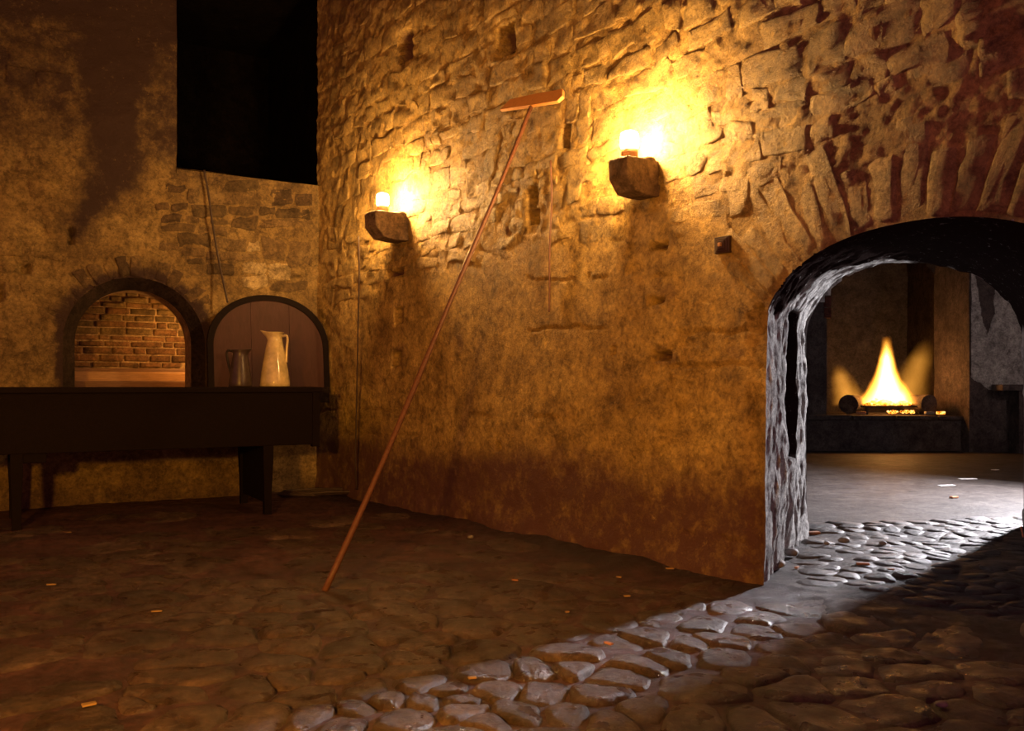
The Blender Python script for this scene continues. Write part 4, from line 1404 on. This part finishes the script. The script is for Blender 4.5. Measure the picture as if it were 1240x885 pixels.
# ------------------------------------------------------------------ corbels and their lamps
def corbel_lamp(px, py_top, w, p, h, place, bulb_px, seed):
    # px: where the outer end of the corbel is seen
    s_, z_ = PR.at(px, py_top)
    P0 = PR.P(s_, 0)[:2]
    hw = float(hR(np.array(s_), np.array(z_)))
    root = thing('stone_corbel', PR.V(s_, z_ - h, 0), 'dark chamfered stone corbel jutting from the wall under the ' + place + ' lamp', 'corbel', 'stone corbels under the wall lamps')
    prof = [(-.06, 0.0), (p * .40, -.004), (p * .74, 0.01), (p * .99, h * .44), (p * 1.0, h * .93), (p * .97, h), (-.06, h)]
    m_ = len(prof)
    ns_ = 6
    V = []
    for i in range(ns_):
        sv = -w / 2 + w * i / (ns_ - 1)
        for n, z in prof:
            a = 0.012 * float(fbm(n * 9 + i, z * 9, 3, seed)); b = 0.014 * float(fbm(n * 9 + 5, z * 9 + i, 3, seed))
            V.append(PR.V(s_ + sv + a * (1 if i in (0, ns_ - 1) else 0), z_ - h + z + b, n + a))
    Fc = []
    for i in range(ns_ - 1):
        for k in range(m_):
            a, b = i * m_ + k, i * m_ + (k + 1) % m_
            Fc.append((a, b, b + m_, a + m_))
    Fc.append(tuple(range(m_))[::-1]); Fc.append(tuple(range((ns_ - 1) * m_, ns_ * m_)))
    o = mesh_obj('block', V, Fc, M['corbel'], None, False)
    bv = o.modifiers.new('bevel', 'BEVEL'); bv.width = .008; bv.segments = 2; bv.limit_method = 'ANGLE'
    into(o, root)
    # a lump of mortar on top by the wall
    bm = bmesh.new(); r = bmesh.ops.create_icosphere(bm, subdivisions=2, radius=.05)
    for v in r['verts']:
        v.co *= 1 + .5 * float(fbm(v.co.x * 20, v.co.y * 20 + v.co.z * 17, 2, seed))
    bmesh.ops.scale(bm, vec=(1.2, 1.2, .5), verts=bm.verts); bmesh.ops.translate(bm, vec=PR.V(s_ + w * .2, z_ + .0, .06), verts=bm.verts)
    into(bm_obj('mortar_lump', bm, M['corbel'], None, True), root)
    lp = PR.V(s_, z_, p * bulb_px)
    lr = thing('wall_lamp', lp, 'glowing ' + place + ' lamp with a brown socket standing on its stone corbel', 'lamp', 'lamps on stone corbels')
    V, Fc = lathe([(.001, -.01), (.052, -.01), (.052, .055), (.046, .062), (.001, .062)], 24)
    mesh_obj('socket', V, Fc, M['socket'], lr)
    V, Fc = lathe([(.001, .064), (.042, .064), (.052, .075), (.054, .10), (.054, .14), (.048, .158), (.03, .17), (.001, .174)], 24)
    mesh_obj('bulb', V, Fc, M['bulb'], lr)
    return s_, z_


cR = corbel_lamp(786, 198, .16, .27, .215, 'right-hand', .62, 3)
cL = corbel_lamp(488, 261, .20, .33, .235, 'left-hand', .62, 9)


# ------------------------------------------------------------------ cords and cable
def wpt(px, py, off=.012, pl=PR, hf=hR):
    s_, z_ = pl.at(px, py)
    return pl.V(s_, z_, off + float(hf(np.array(s_), np.array(z_))))


def polyline(pts, k=6):
    pts = [Vector(p) for p in pts]; sm = []
    for i in range(len(pts) - 1):
        p0, p1, p2, p3 = pts[max(i - 1, 0)], pts[i], pts[i + 1], pts[min(i + 2, len(pts) - 1)]
        for q in range(k):
            t_ = q / k
            sm.append(0.5 * ((2 * p1) + (p2 - p0) * t_ + (2 * p0 - 5 * p1 + 4 * p2 - p3) * t_ ** 2 + (3 * p1 - p0 - 3 * p2 + p3) * t_ ** 3))
    sm.append(pts[-1])
    return sm


tag(tube('lamp_cord', polyline([wpt(453, 288, .16), wpt(452, 330, .14), wpt(449, 380, .13), wpt(448, 440, .13), wpt(445, 500, .11), wpt(442, 560, .09), wpt(438, 592, .05)]), .0075, M['cable'], None, 6),
    'thin dark cord hanging from the left-hand lamp corbel to the floor', 'cord')
tag(tube('wall_conduit', polyline([wpt(669, 195, .02), wpt(670, 240, .022), wpt(669, 300, .02), wpt(668, 350, .02), wpt(668, 378, .02)]), .007, M['polewood'], None, 6),
    'thin brown conduit running straight down the lit wall between the lamps', 'conduit')
tag(tube('hanging_cord', polyline([wpt(246, 207, .05, PL, hL), wpt(251, 235, .05, PL, hL), wpt(256, 275, .06, PL, hL), wpt(263, 320, .10, PL, hL), wpt(270, 368, .20, PL, hL)]), .011, M['cable'], None, 6),
    'dark cord hanging from the black opening to the arched shutter', 'cord')
# cable lying in coils at the foot of the wall, right of the table
c1 = fl(372, 600)
pts = []
for i in range(60):
    a = i / 60 * 2 * math.pi * 3.2
    rx = .34 + .05 * math.sin(i * .7); ry = .12 + .02 * math.cos(i)
    q = np.array([c1[0] + .1 + rx * math.cos(a) + .02 * i / 10, c1[1] - .15 + ry * math.sin(a)])
    pts.append((q[0], q[1], float(gz_(*q)) + .022 + .012 * (i / 20)))
tag(tube('floor_cable', pts, .013, M['cable'], None, 6), 'dark cable lying in loose coils on the floor right of the table', 'cable')
c2 = fl(272, 596)
st = thing('wire_bundle', (c2[0], c2[1], 0), 'bundle of bent dark wires standing on the floor behind the right table leg', 'wires')
for k in range(4):
    pts = polyline([Vector((c2[0] - .12, c2[1] + .05, .04)), Vector((c2[0] - .02, c2[1] + .03, .05 + .05 * k)), Vector((c2[0] + .10, c2[1], .05 + .075 * k)), Vector((c2[0] + .30, c2[1], .06 + .06 * k))])
    into(tube('wire', pts, .009, M['cable'], None, 6), st)
tag(tube('red_cord', polyline([(*fl(1236.5, 641), .02), (*fl(1239, 652), .02), (*fl(1246, 664), .02)]), .008, M['redcord'], None, 6), 'short red cord on the floor at the foot of the right jamb', 'cord')


# ------------------------------------------------------------------ long-handled oven rake
foot = fl(393, 717); sT, zT = PR.at(655, 124)
top = PR.V(sT, zT, .07)
fv = Vector((foot[0], foot[1], float(gz_(*foot)) + .012))
rake = thing('oven_rake', fv, 'long wooden oven rake with a crossboard head leaning on the lit wall', 'rake')
dv_ = (top - fv)
npt = 24
pts = []
for i in range(npt + 1):
    q = i / npt
    p = fv + dv_ * q
    p.z -= 0.05 * math.sin(math.pi * q)
    p.x += .006 * math.sin(q * 9)
    pts.append(p)
into(tube('handle', pts, [.0175 + .004 * math.sin(i * .9) * .3 - .004 * i / npt for i in range(npt + 1)], M['polewood'], None, 10), rake)
ax = Vector((UR[0], UR[1], -.16)).normalized(); nn_ = Vector((NR[0], NR[1], 0)); up_ = dv_.normalized()
up_ = (up_ - ax * up_.dot(ax)).normalized(); fw = ax.cross(up_)
bm = bmesh.new()
pl8 = [(-.40, -.02), (-.35, -.055), (-.30, .04), (.0, .055), (.29, .060), (.345, -.01), (.32, -.05), (.0, -.055)][1:] 
fr_ = [bm.verts.new(top + ax * a + up_ * b + fw * .012) for a, b in pl8]; bk_ = [bm.verts.new(top + ax * a + up_ * b - fw * .014) for a, b in pl8]
bm.faces.new(fr_); bm.faces.new(bk_[::-1])
for i in range(len(pl8)):
    j_ = (i + 1) % len(pl8); bm.faces.new((fr_[i], bk_[i], bk_[j_], fr_[j_]))
into(bm_obj('head_board', bm, M['boardwood'], None, False, .004), rake)


# ------------------------------------------------------------------ switch box on the wall
s_, z_ = PR.at(877, 297)
a_, b_ = PR.at(868, 287)[0], PR.at(886, 287)[0]
zu, zd = PR.at(877, 286.5)[1], PR.at(877, 307)[1]
sw = thing('switch_box', PR.V(s_, z_, .02), 'small square dark brown switch box on the lit wall left of the doorway arch', 'switch')
hb = float(hR(np.array(s_), np.array(z_)))
tbox('back_box', a_, b_, hb - .04, hb + .030, zd, zu, M['bakelite'], sw, PR, .006)
for i_, (fx, dn) in enumerate(((.78, .036), (.52, .042))):
    cs_, hw_, hh_ = (a_ + b_) / 2, (b_ - a_) / 2 * fx, (zu - zd) / 2 * fx
    tbox(('cover', 'recess_plate')[i_], cs_ - hw_, cs_ + hw_, hb + .02, hb + dn, z_ - hh_, z_ + hh_, M['bakelite'], sw, PR, .004)
plate = [c for c in sw.children if c.name.startswith('recess_plate')][0]
rk = tbox('rocker', s_ - .012, s_ + .012, hb + .03, hb + .052, z_ - .010, z_ + .012, M['socket'], sw, PR, .003)
rk.parent = plate; rk.matrix_parent_inverse = Matrix.Identity(4)

# iron-dark square stub in the upper left wall is one of the stones; litter on the floor
LIT = [('straw', 225, 598, .14, .25, 'yellow straw lying under the table at the wall', 'straw'), ('straw', 78, 645, .10, .05, 'yellow straw on the floor right of the left table leg', 'straw'),
       ('straw', 190, 746, .05, .2, 'short yellow straw on the bare floor left of the rake foot', 'straw'), ('straw', 108, 861, .045, .6, 'yellow straw at the bottom left of the paving', 'straw'),
       ('straw', 62, 715, .05, .1, 'thin straw on the dim floor far left', 'straw'), ('brick_chip', 624, 705, .050, -.2, 'orange brick chip on the dark floor near the wall', 'chip'),
       ('straw', 750, 704, .03, -.5, 'tiny yellow chip on the dirt beneath the lit wall', 'chip'), ('straw', 759, 728, .03, .2, 'tiny pale chip on dark paving near the pale streak', 'chip'),
       ('straw', 687, 747, .02, .4, 'tiny yellow crumb on dark paving before the rake', 'chip'), ('straw', 811, 692, .045, .2, 'small yellow flake at the foot of the lit wall', 'chip'),
       ('brick_chip', 737, 786, .06, -.9, 'narrow reddish splinter lying across the pale streak of cobbles', 'splinter'), ('straw', 572, 827, .03, .2, 'yellow chip between cobbles at the streak edge', 'chip'),
       ('paper_scrap', 1146, 588, .17, .1, 'white paper strip on the grey floor in the far room', 'paper'), ('paper_scrap', 1171, 580, .21, .2, 'longer pale paper strip further back on the far room floor', 'paper'),
       ('paper_scrap', 1205, 569, .08, .4, 'tiny white scrap at the back of the far room floor', 'paper'), ('brick_chip', 1155, 603, .12, .4, 'reddish chip on the grey far room floor', 'chip'),
       ('pebble', 1022, 662, .085, .3, 'dark grey pebble among the passage cobbles, largest of the loose ones', 'pebble'), ('pebble', 1069, 666, .055, .1, 'pale round pebble in the middle of the passage', 'pebble'),
       ('pebble', 1001, 666, .05, .5, 'small brown pebble left of the dark passage pebble', 'pebble'), ('brick_chip', 1045, 692, .10, -.2, 'reddish brick splinter on the passage floor near the shadow edge', 'chip'),
       ('brick_chip', 985, 650, .13, .3, 'reddish brick shard by the white jamb of the passage', 'chip'), ('pebble', 958, 677, .10, .2, 'grey flat stone at the foot of the white jamb', 'pebble'),
       ('pebble', 944, 693, .09, .7, 'dark stone by the front corner of the white jamb', 'pebble'), ('brick_chip', 965, 693, .06, 1.0, 'light chip beside the front corner of the white jamb', 'chip'),
       ('pebble', 1140, 860, .045, 0., 'small pale pebble on the dark paving at the lower right', 'pebble'), ('brick_chip', 1079, 698, .05, 0., 'tiny orange chip at the shadow edge in the passage', 'chip'),
       ('pebble', 570, 652, .05, .2, 'small dark stone in the dirt at the wall foot', 'pebble')]
for i, (nm, px, py, L, ang, lab, cat) in enumerate(LIT):
    p = fl(px, py)
    if nm == 'brick_chip': L *= .7
    m_ = {'straw': M['straw'], 'brick_chip': M['chip'], 'paper_scrap': M['paper'], 'pebble': M['pebble']}[nm]
    bm = bmesh.new()
    r = bmesh.ops.create_icosphere(bm, subdivisions=2, radius=.5) if nm == 'pebble' else bmesh.ops.create_cube(bm, size=1.0)
    for v in bm.verts:
        v.co *= 1 + .35 * float(fbm(v.co.x * 2.3 + i, v.co.y * 2.3 + v.co.z * 3, 2, i))
    wd, ht = {'straw': (.009, .007), 'brick_chip': (L * .45, L * .22), 'paper_scrap': (.06, .006), 'pebble': (L * .75, L * .55)}[nm]
    if nm == 'straw' and L < .05: wd = L * .6
    bmesh.ops.scale(bm, vec=(L, wd, ht), verts=bm.verts)
    o = bm_obj(nm, bm, m_, None, nm == 'pebble', 0 if nm == 'pebble' else ht * .2, 1)
    gzz = float(gz_(*p)) if p[1] < 6.6 else 0.0
    stand = 0.0
    if p[1] < 5.2 and (p - C0) @ NR > 0: stand = .02
    o.location = (p[0], p[1], gzz + ht / 2 + stand); o.rotation_euler.z = ang
    tag(o, lab, cat, 'loose litter on the floor')
